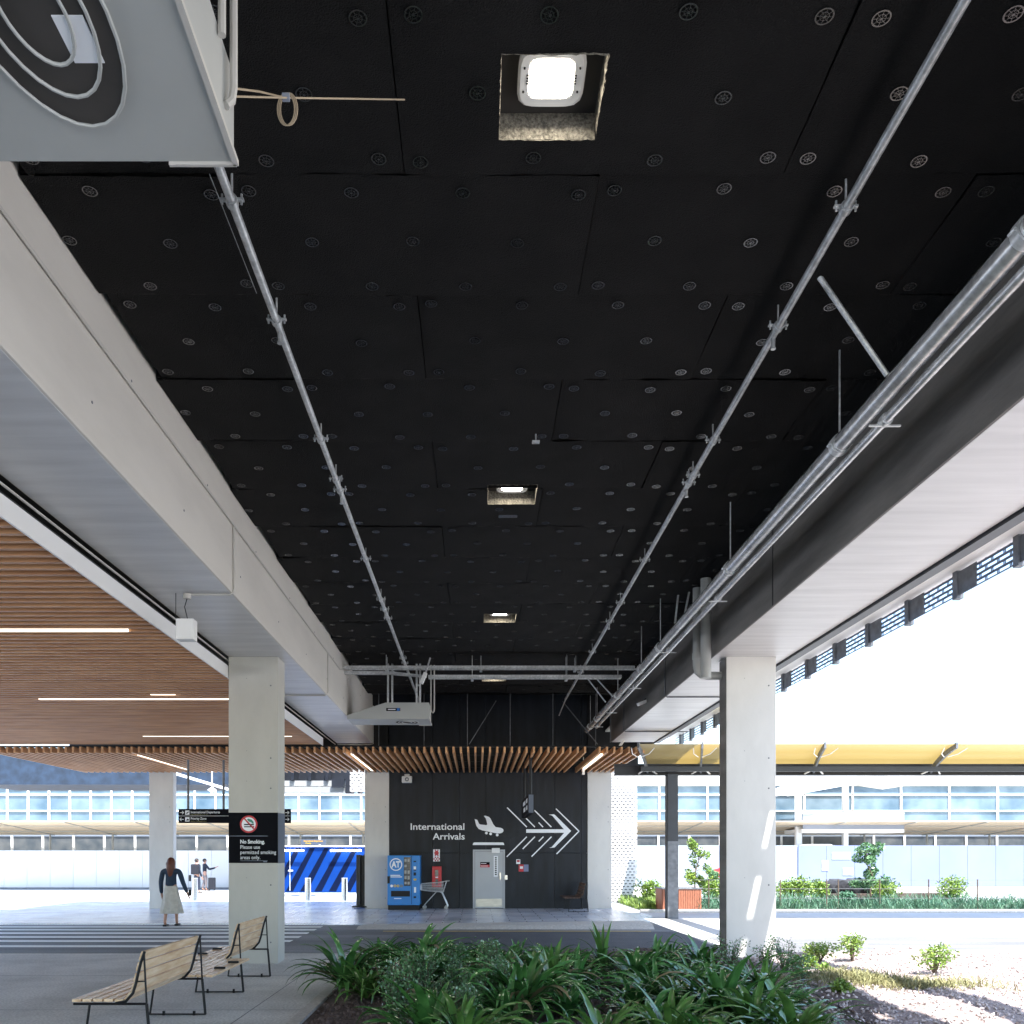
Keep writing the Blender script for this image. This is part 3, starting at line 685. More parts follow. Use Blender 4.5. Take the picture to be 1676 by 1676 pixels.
# downpipes
t = thing('downpipe', 'fat grey drain pipe hanging in front of the right beam near the column', 'pipe', (3.74, 14.45, EYE+2.88))
mb = MB(); mb.tube([(3.74, 14.35, EYE+4.5), (3.74, 14.35, EYE+2.88)], .085, 20); mb.build('tube', 'pvc', t, smooth=True)
t = thing('drain_elbow', 'grey drain pipe bending into the right column behind the fat pipe', 'pipe', (3.72, 14.75, EYE+3))
mb = MB(); mb.tube([(3.72, 14.85, EYE+4.5), (3.72, 14.85, EYE+3.2), (3.74, 14.85, EYE+3.09), (3.80, 14.85, EYE+3.04), (3.9, 14.85, EYE+3.02), (4.14, 14.85, EYE+3.02)], .07, 18); mb.tube([(3.72, 14.85, EYE+3.3), (3.72, 14.85, EYE+3.4)], .08, 18)
mb.build('tube', 'pvc', t, smooth=True)
# conduits on the beams
def conduit(label, paths, r=.013, m='conduit', name='conduit'):
    mb = MB()
    for p in paths: mb.tube(p, r, 8)
    return tag(mb.build(name, m, smooth=True), label, 'conduit')
x = -3.04
conduit('thin pale conduit along the face of the left beam with drops to its underside', [
    [(x, 2.5, EYE+4.13), (x, 19.6, EYE+4.13), (x+.1, 20, EYE+4.2)],
    [(x, 11.03, EYE+4.13), (x, 11.03, EYE+3.33), (x-.01, 11.03, EYE+3.29), (x-.05, 11.03, EYE+3.262), (-3.62, 11.03, EYE+3.262)],
    [(x, 18.0, EYE+4.13), (x, 18.0, EYE+3.33), (x-.05, 18.0, EYE+3.262), (-4.3, 18.0, EYE+3.262)],
    [(-3.05, 25.95, EYE+4.4), (-3.05, 25.95, EYE+3.27), (-3.15, 25.95, EYE+3.25), (-4.1, 25.95, EYE+3.25)],
    [(-4.16, 2.5, EYE+3.25), (-4.16, 25.9, EYE+3.25)]])
conduit('dark conduit dropping down the right beam and crossing its underside', [
    [(3.895, 18.2, EYE+4.4), (3.895, 18.2, EYE+3.3), (3.94, 18.2, EYE+3.262), (5.15, 18.2, EYE+3.262)],
    [(3.895, 23.3, EYE+4.2), (3.895, 23.3, EYE+3.3), (3.94, 23.3, EYE+3.262), (5.6, 23.3, EYE+3.262)],
    [(3.9, 25.63, EYE+4.4), (3.9, 25.63, EYE+3.27)]], .014, 'greysteel')
# hanging light box at far left under the beam
t = thing('hanging_lamp', 'small white box lamp hung on a wire below the left beam', 'lamp', (-3.62, 11.03, EYE+2.78))
q = (-3.62, 11.0)
mb = MB(); mb.tube([(q[0], q[1], EYE+3.26), (q[0], q[1], EYE+3.20)], .05, 12); mb.build('rose', 'conduit', t, smooth=True)
mb = MB(); mb.tube([(q[0], q[1], EYE+3.2), (q[0]-.03, q[1], EYE+3.1), (q[0]+.01, q[1], EYE+2.93)], .006, 6); mb.tube([(q[0]-.14, q[1], EYE+3.27), (q[0]-.14, q[1], EYE+2.96)], .005, 6); mb.build('cord', 'black', t)
mb = MB(); mb.bbox(q[0]-.12, q[0]+.10, q[1]-.07, q[1]+.10, EYE+2.68, EYE+2.94, .02); mb.build('housing', 'white', t)

# ================================================================== heaters (air boxes)
def heater(Yn, depth, xl, label):
    zb, zt = EYE+3.20, EYE+3.59; xr = -1.12
    t = thing('air_heater', label, 'heater', (xr, Yn, zb), 'grey sheet metal heater boxes beside the left beam')
    mb = MB(); k = -1.62 if depth < 2 else -1.9
    prof = [(xl, zb), (xr, zb), (xr, zt), (-2.14, zt), (-2.45, zt-.10), (xl, zb+.09)]
    n = len(prof); bmv = [(p[0], Yn, p[1]) for p in prof]+[(p[0], Yn+depth, p[1]) for p in prof]
    mb.add(bmv, [tuple(range(n)), tuple(reversed(range(n, 2*n)))]+[(i, n+i, n+(i+1)%n, (i+1)%n) for i in range(n)])
    mb.build('casing', 'heater', t)
    mb = MB(); mb.box(xr-.005, xr+.02, Yn-.01, Yn+depth+.01, zb-.015, zb+.01); mb.box(xr-.3, xr+.01, Yn+depth, Yn+depth+.015, zb-.015, zb+.02); mb.build('rim', 'conduit', t)
    cx, cy = -1.68, Yn+depth*.5
    mb = MB(); vs = [(cx+.28*math.cos(a*math.pi/14), cy+depth*.36*math.sin(a*math.pi/14), zb-.002) for a in range(28)]
    mb.add(vs, [tuple(range(28))]); mb.build('outlet', 'slab', t)
    mb = MB()
    for r_ in (.28, .2, .12): 
        mb.tube([(cx+r_*math.cos(a*math.pi/14), cy+depth*.36*r_/.28*math.sin(a*math.pi/14), zb-.008) for a in range(29)], .008, 6, False)
    mb.build('grille', 'heater', t, smooth=True)
    mb = MB()
    for px_ in (-2.1, -2.0, -1.42, -1.34):
        mb.box(px_-.022, px_+.022, Yn+.1, Yn+.14, zt+.002, ZC+.02)
    each(mb, 'hanger', 'galv', t)
    if Yn < 5:
        mb = MB(); mb.tube([(xr+.035, 3.93, ZC), (xr+.035, 3.93, zb+.22), (xr+.03, 3.92, zb+.16), (xr+.01, 3.90, zb+.12)], .018, 8); mb.tube([(xr+.02, 3.80, ZC), (xr+.02, 3.80, zt-.05)], .018, 8); mb.build('cable_pipe', 'conduit', t, smooth=True); return t
    mb = MB(); mb.tube([(xr+.03, Yn+.25, ZC), (xr+.03, Yn+.25, zt-.12), (xr+.05, Yn+.25, zt-.18), (xr+.08, Yn+.25, zt-.20), (xr+.10, Yn+.25, zt-.17), (xr+.11, Yn+.25, zt-.1), (xr+.11, Yn+.25, ZC)], .017, 8); mb.build('cable_pipe', 'conduit', t, smooth=True)
    return t
h = heater(20.75, .95, -3.05, 'grey heater box with a small blue label, at the far end of the left beam')
mb = MB(); mb.box(-2.13, -1.80, 20.742, 20.749, EYE+3.39, EYE+3.46); lb_ = mb.build('maker_label', 'signblack', h)
mb = MB(); mb.box(-2.09, -1.91, 20.738, 20.741, EYE+3.415, EYE+3.437); mb.build('lettering', 'whiteletter', lb_)
mb = MB(); mb.box(-1.88, -1.81, 20.738, 20.741, EYE+3.395, EYE+3.455); mb.build('emblem', 'bluev', lb_)
h = heater(2.6, 1.46, -3.05, 'big grey heater box cut off by the top left corner')
mb = MB(); mb.add([(-1.113, 2.86, EYE+3.46), (-1.113, 3.50, EYE+3.46), (-1.113, 3.50, EYE+3.54), (-1.113, 2.86, EYE+3.54)], [(0,1,2,3)]); lb_ = mb.build('maker_label', 'signblack', h)
mb = MB(); mb.add([(-1.110, 3.37, EYE+3.462), (-1.110, 3.49, EYE+3.462), (-1.110, 3.49, EYE+3.538), (-1.110, 3.37, EYE+3.538)], [(0,1,2,3)]); mb.build('emblem', 'bluev', lb_)
mb = MB(); mb.box(-1.62, -1.50, 3.35, 3.55, EYE+3.194, EYE+3.199); mb.build('maker_label', 'whiteletter', h)
mb = MB(); Yw = 4.9
mb.tube([P(386, 145, 4.0), P(425, 150, 4.3), P(462, 159, 4.6)], .0045, 6); mb.tube([P(386, 158, 4.0), P(470, 160, 4.6), P(662, 163, 5.25)], .0045, 6)
q = P(468, 160, 4.6)
for k in range(3):
    mb.tube([(q.x+.045*math.cos(a*math.pi/10)+.008*k, q.y, q.z-.06+.085*math.sin(a*math.pi/10)) for a in range(21)], .0032, 6, False)
tag(mb.build('catenary_cable', 'wire', smooth=True), 'thin tan cable with a coiled loop running right from the near heater', 'cable')
mb = MB(); mb.bbox(q.x-.02, q.x+.02, q.y-.01, q.y+.01, q.z-.015, q.z+.02, .004); tag(mb.build('cable_tag', 'palehoard'), 'tiny pale tag at the cable loop', 'tag')
rod('steel_wire', 'hair-thin steel wire beside the left sprinkler pipe', 'wire', [P(343, 285, 5.7), P(420, 480, 6.9)], .003, 'galv')

# ================================================================== cable trays
def tray(y, H, x0, x1, label, bend=None):
    t = thing('cable_tray', label, 'cable tray', ((x0+x1)/2, y, EYE+H))
    mb = MB()
    mb.box(x0, x1, y-.002, y+.002, EYE+H, EYE+H+.06); mb.box(x0, x1, y+.158, y+.162, EYE+H, EYE+H+.06)
    mb.box(x0, x1, y, y+.02, EYE+H-.012, EYE+H-.002); mb.box(x0, x1, y+.14, y+.16, EYE+H-.012, EYE+H-.002)
    mb.build('side_rail', 'galv', t)
    mb = MB(); x = x0+.05
    while x < x1: mb.box(x, x+.055, y+.02, y+.14, EYE+H-.007, EYE+H-.001); x += .11
    mb.build('rungs', 'galv', t)
    mb = MB(); mb.tube([(x0, y+.06, EYE+H+.03), (x1, y+.06, EYE+H+.03)], .016, 6); mb.tube([(x0, y+.10, EYE+H+.03), (x1, y+.10, EYE+H+.03)], .012, 6); mb.build('cables', 'black', t)
    xx = x0+1.0
    while xx < x1:
        for dy in (-.03, .19):
            mb = MB(); mb.tube([(xx, y+dy, EYE+H-.02), (xx, y+dy, ZC+.02)], .007, 6); mb.build('hanger_rod', 'galv', t)
        mb = MB(); mb.bbox(xx-.03, xx+.03, y-.06, y+.22, EYE+H-.05, EYE+H-.014, .006); mb.build('bracket', 'galv', t)
        xx += 2.15
    return t
tray(20.0, 4.24, -3.05, 3.6, 'upper slotted cable tray crossing from beam to thick pipe')
tray(20.0, 4.03, -1.1, 3.3, 'lower slotted cable tray crossing the drive to the right')
t = thing('cable_tray', 'short cable tray stub from the left beam that steps down behind the tilted lamp', 'cable tray', (-2.2, 20.2, EYE+4.15))
mb = MB(); mb.box(-3.05, -1.9, 20.3, 20.46, EYE+4.18, EYE+4.24); mb.build('slotted_base', 'galv', t)
mb = MB(); mb.beam((-1.95, 20.3, EYE+4.2), (-1.15, 20.1, EYE+4.07), .06, .05); mb.beam((-1.95, 20.45, EYE+4.2), (-1.15, 20.2, EYE+4.09), .04, .05); mb.build('bend', 'galv', t)
t = thing('tilted_lamp', 'white tilted box lamp fixed at the cable trays above the far heater', 'lamp', P(693, 1110, 19.9))
mb = MB(); q = P(693, 1110, 19.8); d = Vector((.42, 0, 1)).normalized(); mb.beam(q-d*.13, q+d*.13, .11, .08); mb.build('housing', 'white', t)
mb = MB(); mb.beam(q+Vector((-.06, .04, -.12)), q+Vector((-.13, .05, -.16)), .03, .03); mb.tube([q+d*.13, q+d*.13+Vector((.1, .05, .35))], .02, 8); mb.build('bracket', 'galv', t)
# sprinkler drop and small plate on ceiling
t = thing('sprinkler_drop', 'lone small sprinkler drop hanging from the middle of the black ceiling', 'sprinkler', P(877, 712, 9.4))
q = P(877, 712, 9.45)
mb = MB(); mb.tube([(q.x, q.y, ZC), (q.x, q.y, ZC-.09)], .008, 8); mb.build('stem', 'galv', t); mb = MB(); mb.box(q.x-.04, q.x+.04, q.y-.03, q.y+.03, ZC-.105, ZC-.09); mb.build('plate', 'galv', t)
mb = MB(); q = P(832, 846, 11.75); mb.box(q.x-.13, q.x+.12, 11.7, 11.8, ZC-.012, ZC-.004); tag(mb.build('ceiling_vent', 'disc'), 'small slotted plate on the ceiling behind the second light', 'vent')
# cctv
t = thing('security_camera', 'white security camera under a looping black cable on the right beam', 'camera', P(1060, 1150, 20.3))
q = P(1055, 1149, 20.3)
mb = MB(); d = Vector((-.8, -.3, -.35)).normalized(); mb.beam(q+Vector((.12,0,.05)), q+Vector((.12,0,.05))+d*.34, .09, .07); mb.build('body', 'white', t)
mb = MB(); mb.beam(q+Vector((.06, 0, .1)), (3.9, 20.4, EYE+3.58), .03, .03); mb.build('arm', 'black', t)
mb = MB(); mb.tube([P(1056, 1098, 20.0), P(1066, 1108, 20.1), P(1072, 1122, 20.2), P(1072, 1134, 20.3)], .013, 8); mb.build('cable', 'black', t, smooth=True)
mb = MB(); q = P(1158/1.0, 0, 1); a = P(1014, 1222, 24.8); mb.beam(a, a+Vector((.12, 0, .18)), .1, .07); tag(mb.build('small_floodlight', 'white'), 'tiny white floodlight at the end of the right beam', 'lamp')
mb = MB(); a = P(954.5, 1262, 28.2); mb.box(a.x-.04, a.x+.04, 28.1, 28.2, a.z-.12, a.z+.12); mb.tube([(a.x, 28.15, a.z+.12), (a.x, 28.15, a.z+.45)], .012, 6); tag(mb.build('hanging_sensor', 'white'), 'small white sensor hung below the slats by the right column', 'sensor')

# ================================================================== hanging signs
t = thing('direction_sign', 'black double-sided direction sign seen edge-on in front of the white arrow', 'sign', (1.5, 26.5, EYE+1.15))
mb = MB(); mb.bbox(1.455, 1.60, 24.7, 28.4, EYE+1.17, EYE+1.70, .01); s_ = mb.build('panel', 'signblack', t)
mb = MB(); mb.box(1.46, 1.595, 24.69, 24.698, EYE+1.18, EYE+1.69); mb.build('end_cap', 'signgrey', t)
mb = MB()
for y, z, w_ in ((25.2, 1.5, .5), (26.2, 1.5, 1.3), (25.2, 1.3, .5), (26.2, 1.3, 1.0)):
    mb.box(1.450, 1.454, y, y+w_, EYE+z, EYE+z+.12)
mb.build('pictograms', 'whiteletter', s_)
for y in (24.85, 25.1, 27.9, 28.1):
    mb = MB(); mb.tube([(1.53, y, EYE+1.7), (1.53, y, EYE+2.95)], .036, 10); mb.build('hanger', 'black', t)
SY = 25.4
t = thing('departures_sign', 'black hanging sign reading International Departures and Priority Zone left of the column', 'sign', P(383, 1347, SY))
mb = MB(); mb.bbox(*slabpx(292, 1324, 475, 1347, SY, .14), .008); s_ = mb.build('panel', 'signblack', t)
F = SY-.004
for px in (308, 366, 460):
    q = P(px, 1324, SY+.07); mb = MB(); mb.tube([(q.x, SY+.07, q.z), (q.x, SY+.07, EYE+2.8)], .035, 10); mb.build('hanger', 'greysteel', t, smooth=True)
mb = MB(); mb.box(*slabpx(292, 1335.2, 475, 1335.7, F, .002)); mb.box(*slabpx(303, 1326.5, 310, 1333.5, F, .002)); mb.box(*slabpx(303, 1337.5, 310, 1344.5, F, .002)); mb.build('pictogram_tile', 'whiteletter', s_)
mb = MB()
def sarrow(cx, cy, dirn, sc=1.):
    for a, b in (((-3.2*sc, 0), (3.2*sc, 0)), ((3.2*sc*dirn, 0), (.6*sc*dirn, -2.6*sc)), ((3.2*sc*dirn, 0), (.6*sc*dirn, 2.6*sc))):
        p0 = P(cx+a[0], cy+a[1], F); p1 = P(cx+b[0], cy+b[1], F); d = (p1-p0).normalized(); n_ = Vector((-d.z, 0, d.x))*.008
        mb.poly([p0+n_, p1+n_, p1-n_, p0-n_], (0,-1,0), .002)
sarrow(297.5, 1330, 1); sarrow(297.5, 1341, -1); sarrow(470, 1330, 1); sarrow(470, 1341, 1); mb.build('arrow', 'whiteletter', s_)
mb = MB(); mb.poly([P(304,1331,F-.003),P(309,1328,F-.003),P(309,1329.5,F-.003),P(306,1332,F-.003)], (0,-1,0), .001); mb.poly([P(304,1343,F-.003),P(307,1340,F-.003),P(309,1341,F-.003),P(309,1343,F-.003)], (0,-1,0), .001); mb.build('pictogram', 'signblack', s_)
q = P(312, 1331, F); textmesh('International Departures', .095, q, 'LEFT', .84, bold=.001).build('lettering', 'whiteletter', s_)
q = P(312, 1341.5, F); textmesh('Priority Zone', .095, q, 'LEFT', .45, bold=.001).build('lettering', 'whiteletter', s_)
q = P(312, 1334.2, F); textmesh('Nga Wehenga o te Ao', .05, q, 'LEFT', .50).build('lettering', 'drygrass', s_)
q = P(312, 1345, F); textmesh('Rohe Whakaarotau', .05, q, 'LEFT', .45).build('lettering', 'drygrass', s_)
# no smoking sign on column
t = thing('no_smoking_sign', 'black No Smoking sign wrapped round the left column', 'sign', P(415, 1412, 14.56))
F = 14.553; mb = MB(); mb.box(*slabpx(374.2, 1330, 454.8, 1412.5, F, .004)); s_ = mb.build('panel', 'signblack', t)
a = P(374, 1412.5, F); b = P(374, 1330, F)
mb = MB(); mb.box(-3.284, -3.281, 14.56, 15.06, a.z, b.z); mb.build('side_panel', 'signgrey', t)
F = 14.549; q = P(407, 1349, F); rr = 14.3/98.9
disc(q.x, q.z, rr, F, 40, rr*.80).build('prohibition_ring', 'redsign', s_)
disc(q.x, q.z, rr*.80, F+.001, 40).build('pictogram_ground', 'whiteletter', s_)
def sp(x, y): return P(270+x*.1193, 1250+y*.1193, F-.002)   # coordinates of an enlarged view
mb = MB()
mb.poly([sp(1085,826), sp(1220,826), sp(1220,842), sp(1085,842)], N, .001); mb.poly([sp(1085,858), sp(1180,858), sp(1180,872), sp(1085,872)], N, .001); mb.build('cigarette', 'signblack', s_)
mb = MB(); mb.poly([sp(1190,860), sp(1225,852), sp(1222,872), sp(1190,875)], N, .001)
mb.poly([sp(1080,758), sp(1095,745), sp(1225,885), sp(1210,900)], N, .0005); mb.build('prohibition_bar', 'redsign', s_)
mb = MB(); mb.poly([sp(1125,765), sp(1140,752), sp(1190,768), sp(1215,800), sp(1218,822), sp(1200,820), sp(1180,800), sp(1150,795)], N, .001); mb.build('smoke', 'green', s_)
for txt, y, wd, bo in (('No Smoking.', 1380.5, 40, .0022), ('Please use', 1389.3, 32, 0), ('permitted smoking', 1397.8, 58.5, 0), ('areas only.', 1406.2, 32.5, 0)):
    q = P(393, y, F); textmesh(txt, .088, q, 'LEFT', wd/98.9, bold=bo).build('lettering', 'whiteletter', s_)
mb = MB(); mb.box(*slabpx(376, 1368, 438, 1368.6, F, .001)); mb.box(*slabpx(393, 1408.6, 438, 1409.1, F, .001)); mb.box(*slabpx(431, 1410, 437, 1411, F, .001)); mb.build('rule', 'palehoard', s_)

# ================================================================== vending machine
VY = 28.62
t = thing('vending_machine', 'bright blue ticket top-up machine with round AT logo against the black wall', 'vending machine', P(660, 1488, VY))
a = P(634, 1488, VY); b = P(687, 1400, VY)
mb = MB(); mb.bbox(a.x, b.x, VY, VY+.78, .16, b.z, .02); bd = mb.build('cabinet', 'blue', t)
mb = MB(); mb.box(a.x+.02, b.x-.02, VY+.04, VY+.76, .004, .16); mb.build('plinth', 'black', t)
F = VY-.004
q = P(648, 1415, F); disc(q.x, q.z, .205, F, 36, .172).build('logo_ring', 'whiteletter', bd)
textmesh('AT', .27, P(648, 1419.3, F-.001), 'CENTER', .29, bold=.012).build('logo_lettering', 'whiteletter', bd)
mb = MB(); mb.box(*slabpx(661, 1403, 672, 1450, F, .003)); wd = mb.build('window', 'glassdark', bd)
mb = MB()
for i in range(5):
    for j in range(2):
        if rnd.random() < .9: mb.box(*slabpx(662+j*5, 1406+i*9.3, 665.5+j*5, 1410+i*9.3+rnd.random()*2, F-.004, .002))
mb.build('goods', 'pvc', wd)
mb = MB(); mb.box(*slabpx(662, 1412, 671.5, 1412.7, F-.006, .002)); mb.box(*slabpx(662, 1422, 671.5, 1422.7, F-.006, .002)); mb.box(*slabpx(662, 1432, 671.5, 1432.7, F-.006, .002)); each(mb, 'shelf', 'greysteel', wd)
mb = MB(); mb.bbox(*slabpx(640, 1458, 671, 1467.5, F-.003, .006), .002); mb.build('delivery_flap', 'black', bd)
mb = MB(); mb.box(*slabpx(673.2, 1401, 673.8, 1480, F, .002)); mb.build('door_seam', 'hoarddark', bd)
mb = MB(); mb.box(*slabpx(639, 1432, 655, 1433.4, F, .002)); mb.box(*slabpx(639, 1434.6, 658, 1436, F, .002)); mb.box(*slabpx(645, 1470, 657, 1471.2, F, .002)); mb.build('lettering', 'whiteletter', bd)
for px, m_ in ((641, 'whiteletter'), (646.3, 'yellow'), (651.5, 'yellow'), (657, 'drygrass')):
    q = P(px, 1450, F); disc(q.x, q.z, .045, F, 16, .02 if m_ != 'whiteletter' else 0).build('badge', m_, bd)
mb = MB()
for y0, y1 in ((1409, 1411), (1423, 1425), (1467, 1470), (1428, 1433)): mb.box(*slabpx(677, y0, 681, y1, F, .003))
each(mb, 'coin_slot', 'black', bd)
mb = MB(); mb.box(*slabpx(677, 1418, 681, 1423, F, .003)); mb.box(*slabpx(677.5, 1452, 681, 1461, F, .003)); each(mb, 'sticker', 'whiteletter', bd)
mb = MB(); mb.box(*slabpx(677, 1438, 681.5, 1441, F, .004)); mb.build('note_slot', 'yellow', bd)
mb = MB(); mb.bbox(*slabpx(634, 1434, 638, 1446, F-.02, .02), .005); mb.build('lock', 'black', bd)
# trolley
TY = 28.9
def T(x, y, d=0.): return P(620+x/6.983, 1300+y/6.983, TY)+Vector((0, d, 0))
t = thing('luggage_trolley', 'steel wire shopping trolley parked beside the blue machine', 'trolley', T(640, 1310))
mb = MB()
for d in (0, .42):
    mb.tube([T(480,1025,d), T(735,1000,d), T(770,992,d), T(800,992,d)], .014, 8)
    mb.tube([T(480,1025,d), T(478,1095,d), T(600,1110,d), T(735,1115,d), T(770,1000,d)], .012, 8)
mb.tube([T(800,992), T(800,992,.42)], .016, 8); mb.tube([T(480,1025), T(480,1025,.42)], .012, 8)
mb.build('rim', 'galv', t, smooth=True)
mb = MB()
for i in range(19):
    u = i/18; x = 485+u*245
    for d in (0, .42): mb.tube([T(x,1025-u*22,d), T(x,1098+u*15,d)], .0045, 5)
    mb.tube([T(x,1098+u*15), T(x,1098+u*15,.42)], .0045, 5)
for q_ in (.33, .66):
    for d in (0, .42): mb.tube([T(482,1025+70*q_,d), T(735,1003+110*q_,d)], .004, 5)
mb.build('basket', 'galv', t)
mb = MB()
for d in (0, .42):
    mb.tube([T(660,1112,d), T(560,1220,d), T(505,1285,d)], .017, 8); mb.tube([T(690,1112,d), T(720,1125,d), T(770,1235,d), T(790,1285,d)], .017, 8)
    mb.tube([T(600,1110,d), T(740,1116,d)], .017, 8)
mb.tube([T(505,1285), T(505,1285,.42)], .012, 8)
mb.build('frame', 'galv', t, smooth=True)
for x in (520, 768):
    for d in (0, .42):
        mb = MB(); c = T(x, 1290, d); c.z = .062; mb.tube([c+Vector((0,-.015,0)), c+Vector((0,.015,0))], .06, 16); mb.build('wheel', 'pvc', t, smooth=True)
mb = MB(); mb.box(T(470,1095).x, T(486,1095).x, TY-.02, TY+.44, T(0,1095).z, T(0,1040).z); mb.build('bumper', 'white', t)

# ================================================================== benches
def bench(name, label, x_back, ya, segs, rot=None, cat='bench', wm='wood'):
    """segs: list of (y0, y1, has_back). x_back = top of backrest; seat towards -x."""
    t = thing(name, label, cat, (x_back-.3, ya, 0))
    xb = x_back
    prof = [(xb, .90), (xb-.035, .80), (xb-.06, .70), (xb-.082, .60), (xb-.11, .51), (xb-.175, .435), (xb-.27, .415)]
    for (y0, y1, back) in segs:
        if back:
            for i in range(5):
                a, b = Vector((prof[i][0], 0, prof[i][1])), Vector((prof[i+1][0], 0, prof[i+1][1]))
                d = (b-a); L = d.length; d.normalize(); a2 = a+d*.010; b2 = b-d*.010
                n_ = Vector((-d.z, 0, d.x)); n_ = n_ if n_.x < 0 else -n_
                mb = MB(); vs = [a2+n_*.024, b2+n_*.024, b2, a2]
                vv = [(v.x, y0+.02, v.z) for v in vs]+[(v.x, y1-.02, v.z) for v in vs]
                mb.add(vv, [(0,1,2,3),(7,6,5,4),(0,4,5,1),(1,5,6,2),(2,6,7,3),(3,7,4,0)])
                o = mb.build('back_slat', wm, t)
            x = xb-.19; x1 = xb-.66
        else:
            x = xb+.145; x1 = xb-.66
        k = 0
        while x-.088 > x1-.02:
            mb = MB(); dz = .012*math.sin(k*.7) if back else 0
            mb.bbox(x-.080, x, y0+.004, y1-.004, .425+dz*.3, .452+dz*.3, .004); mb.build('seat_slat', wm, t); x -= .10; k += 1
    ys = sorted({y for s in segs for y in s[:2]})
    for y in ys:
        touch = [s for s in segs if y in s[:2]]
        b = any(s[2] for s in touch)
        mb = MB()
        mb.beam((xb-.56, y, .014), (xb+.07, y, .014), .028, .016)
        mb.tube([(xb-.555, y, .014), (xb-.50, y, .405)], .012, 8)
        mb.tube([(xb+.065, y, .014), (xb+.03, y, .41)], .015, 8)
        mb.tube([(xb-.65, y, .41), (xb+.03, y, .41)], .012, 8)
        for q_ in (-.40, -.06): mb.box(xb+q_-.012, xb+q_+.012, y-.014, y+.014, .0, .05)
        if b:
            mb.tube([(xb+.03, y, .41), (xb+.005, y, .89)], .010, 8)
            mb.tube([(p[0]+.012, y, p[1]) for p in prof], .014, 8)
            mb.tube([(xb-.06, y, .62), (xb+.02, y, .62)], .007, 6)
        mb.build('side_frame', 'black', t, smooth=True)
    return t
t = bench('slatted_bench', 'long slatted timber bench with two backrests by the left column', -3.105, 10.6, [(8.2, 9.86, True), (9.86, 11.47, False), (11.47, 12.96, True)])
mb = MB()
for x_, y_ in ((-3.03, 10.4), (-3.02, 10.95), (-3.70, 11.0), (-3.70, 11.9), (-3.68, 12.5)): mb.bbox(x_-.07, x_+.06, y_-.012, y_+.012, .452, .478, .003)
each(mb, 'divider', 'black', t)
bench('slatted_bench', 'small slatted bench, darkened as if backlit, against the far black wall by the right column', 3.44, 28.3, [(27.6, 29.1, True)], wm='backlitwood')

# bench legs end at the wall bench

# ================================================================== bollards etc.
proto = None
blabs = {319: 'steel bollard on the plaza standing before the two far travellers', 381: 'steel bollard hidden behind the left column', 504: 'left of the two steel bollards before the blue hoarding', 564: 'right of the two steel bollards before the blue hoarding'}
for px in (319, 504, 564, 258):
    q = P(px, 1475, 34.1)
    if proto is None:
        proto = thing('bollard', blabs[px], 'bollard', (q.x, 34.1, .004), 'steel bollards across the plaza')
        mb = MB(); mb.tube([(0,0,0),(0,0,.88)], .115, 24); mb.build('post', 'chrome', proto, world=False, smooth=True)
        mb = MB(); mb.tube([(0,0,.88),(0,0,.895),(0,0,.9)], [.117,.117,.10], 24); mb.build('cap', 'galv', proto, world=False, smooth=True)
    else: copy_tree(proto, None, (q.x, 34.1, .004), label=blabs.get(px, 'leftmost steel bollard on the plaza'))
t = thing('black_stand', 'tall black stand panels leaning at the left side of the wall column', 'stand', P(590, 1486, 29.6))
mb = MB(); mb.bbox(*slabpx(583, 1399, 589.5, 1484, 29.7, .4), .01); mb.bbox(*slabpx(591, 1400, 597, 1484, 29.9, .3), .01); mb.build('panel', 'steel', t)
mb = MB(); mb.box(*slabpx(576, 1483, 600, 1485.5, 29.4, .5)); mb.build('base', 'black', t)

# ================================================================== right canopy
t = thing('gold_canopy', 'curved translucent gold canopy on dark steel beam right of the drive', 'canopy', (8, 24, 4.1))
def cur(u): # u 0 near .. 1 far
    return 22.7+2.5*u, EYE+2.86-.10*u-.17*u*u
mb = MB(); n = 10
for i in range(n+1):
    y, z = cur(i/n); xl_ = 4.18+.70*i/n
    for j in range(9): mb.v.append((xl_+(24-xl_)*j/8, y, z))
for i in range(n):
    for j in range(8): k = i*9+j; mb.f.append((k, k+1, k+10, k+9))
mb.build('sheet', 'gold', t, smooth=True)
mb = MB(); mb.box(3.95, 24, 25.15, 25.35, EYE+2.27, EYE+2.31); mb.box(3.95, 24, 25.24, 25.26, EYE+2.31, EYE+2.56); mb.box(3.95, 24, 25.15, 25.35, EYE+2.56, EYE+2.60); mb.build('steel_beam', 'steel', t)
mb = MB(); mb.box(4.6, 24, 24.6, 24.66, EYE+2.33, EYE+2.47); mb.build('front_rail', 'steel', t)
for xa, xb_ in ((4.17, 4.9), (5.83, 6.42), (9.0, 9.65), (12.4, 13.0), (16, 16.6)):
    mb = MB(); pts = []
    for i in range(9):
        y, z = cur(i/8); pts.append(Vector((xa+(xb_-xa)*i/8, y, z-.03-.16*(i/8)**1.5)))
    for a, b in zip(pts[:-1], pts[1:]): mb.beam(a, b, .05, .16)
    mb.build('rib', 'greysteel', t)
    mb = MB()
    for s in (-1, 1):
        a = pts[2]; mb.tube([a+Vector((s*.30, -.3, .02)), a+Vector((s*.22, 0, -.10)), a+Vector((s*.05, .2, -.16))], .012, 6)
        mb.beam(pts[7]+Vector((s*.06,-.1,-.06)), pts[8]+Vector((s*.28, 0, -.1)), .03, .03)
    mb.build('bracket', 'white', t)
t = thing('steel_post', 'dark steel post with paler lower part holding the gold canopy', 'post', (5.5, 24.8, 0))
mb = MB(); mb.bbox(5.37, 5.66, 24.7, 24.98, 2.18, EYE+2.27, .006); mb.build('upper_shaft', 'steel', t)
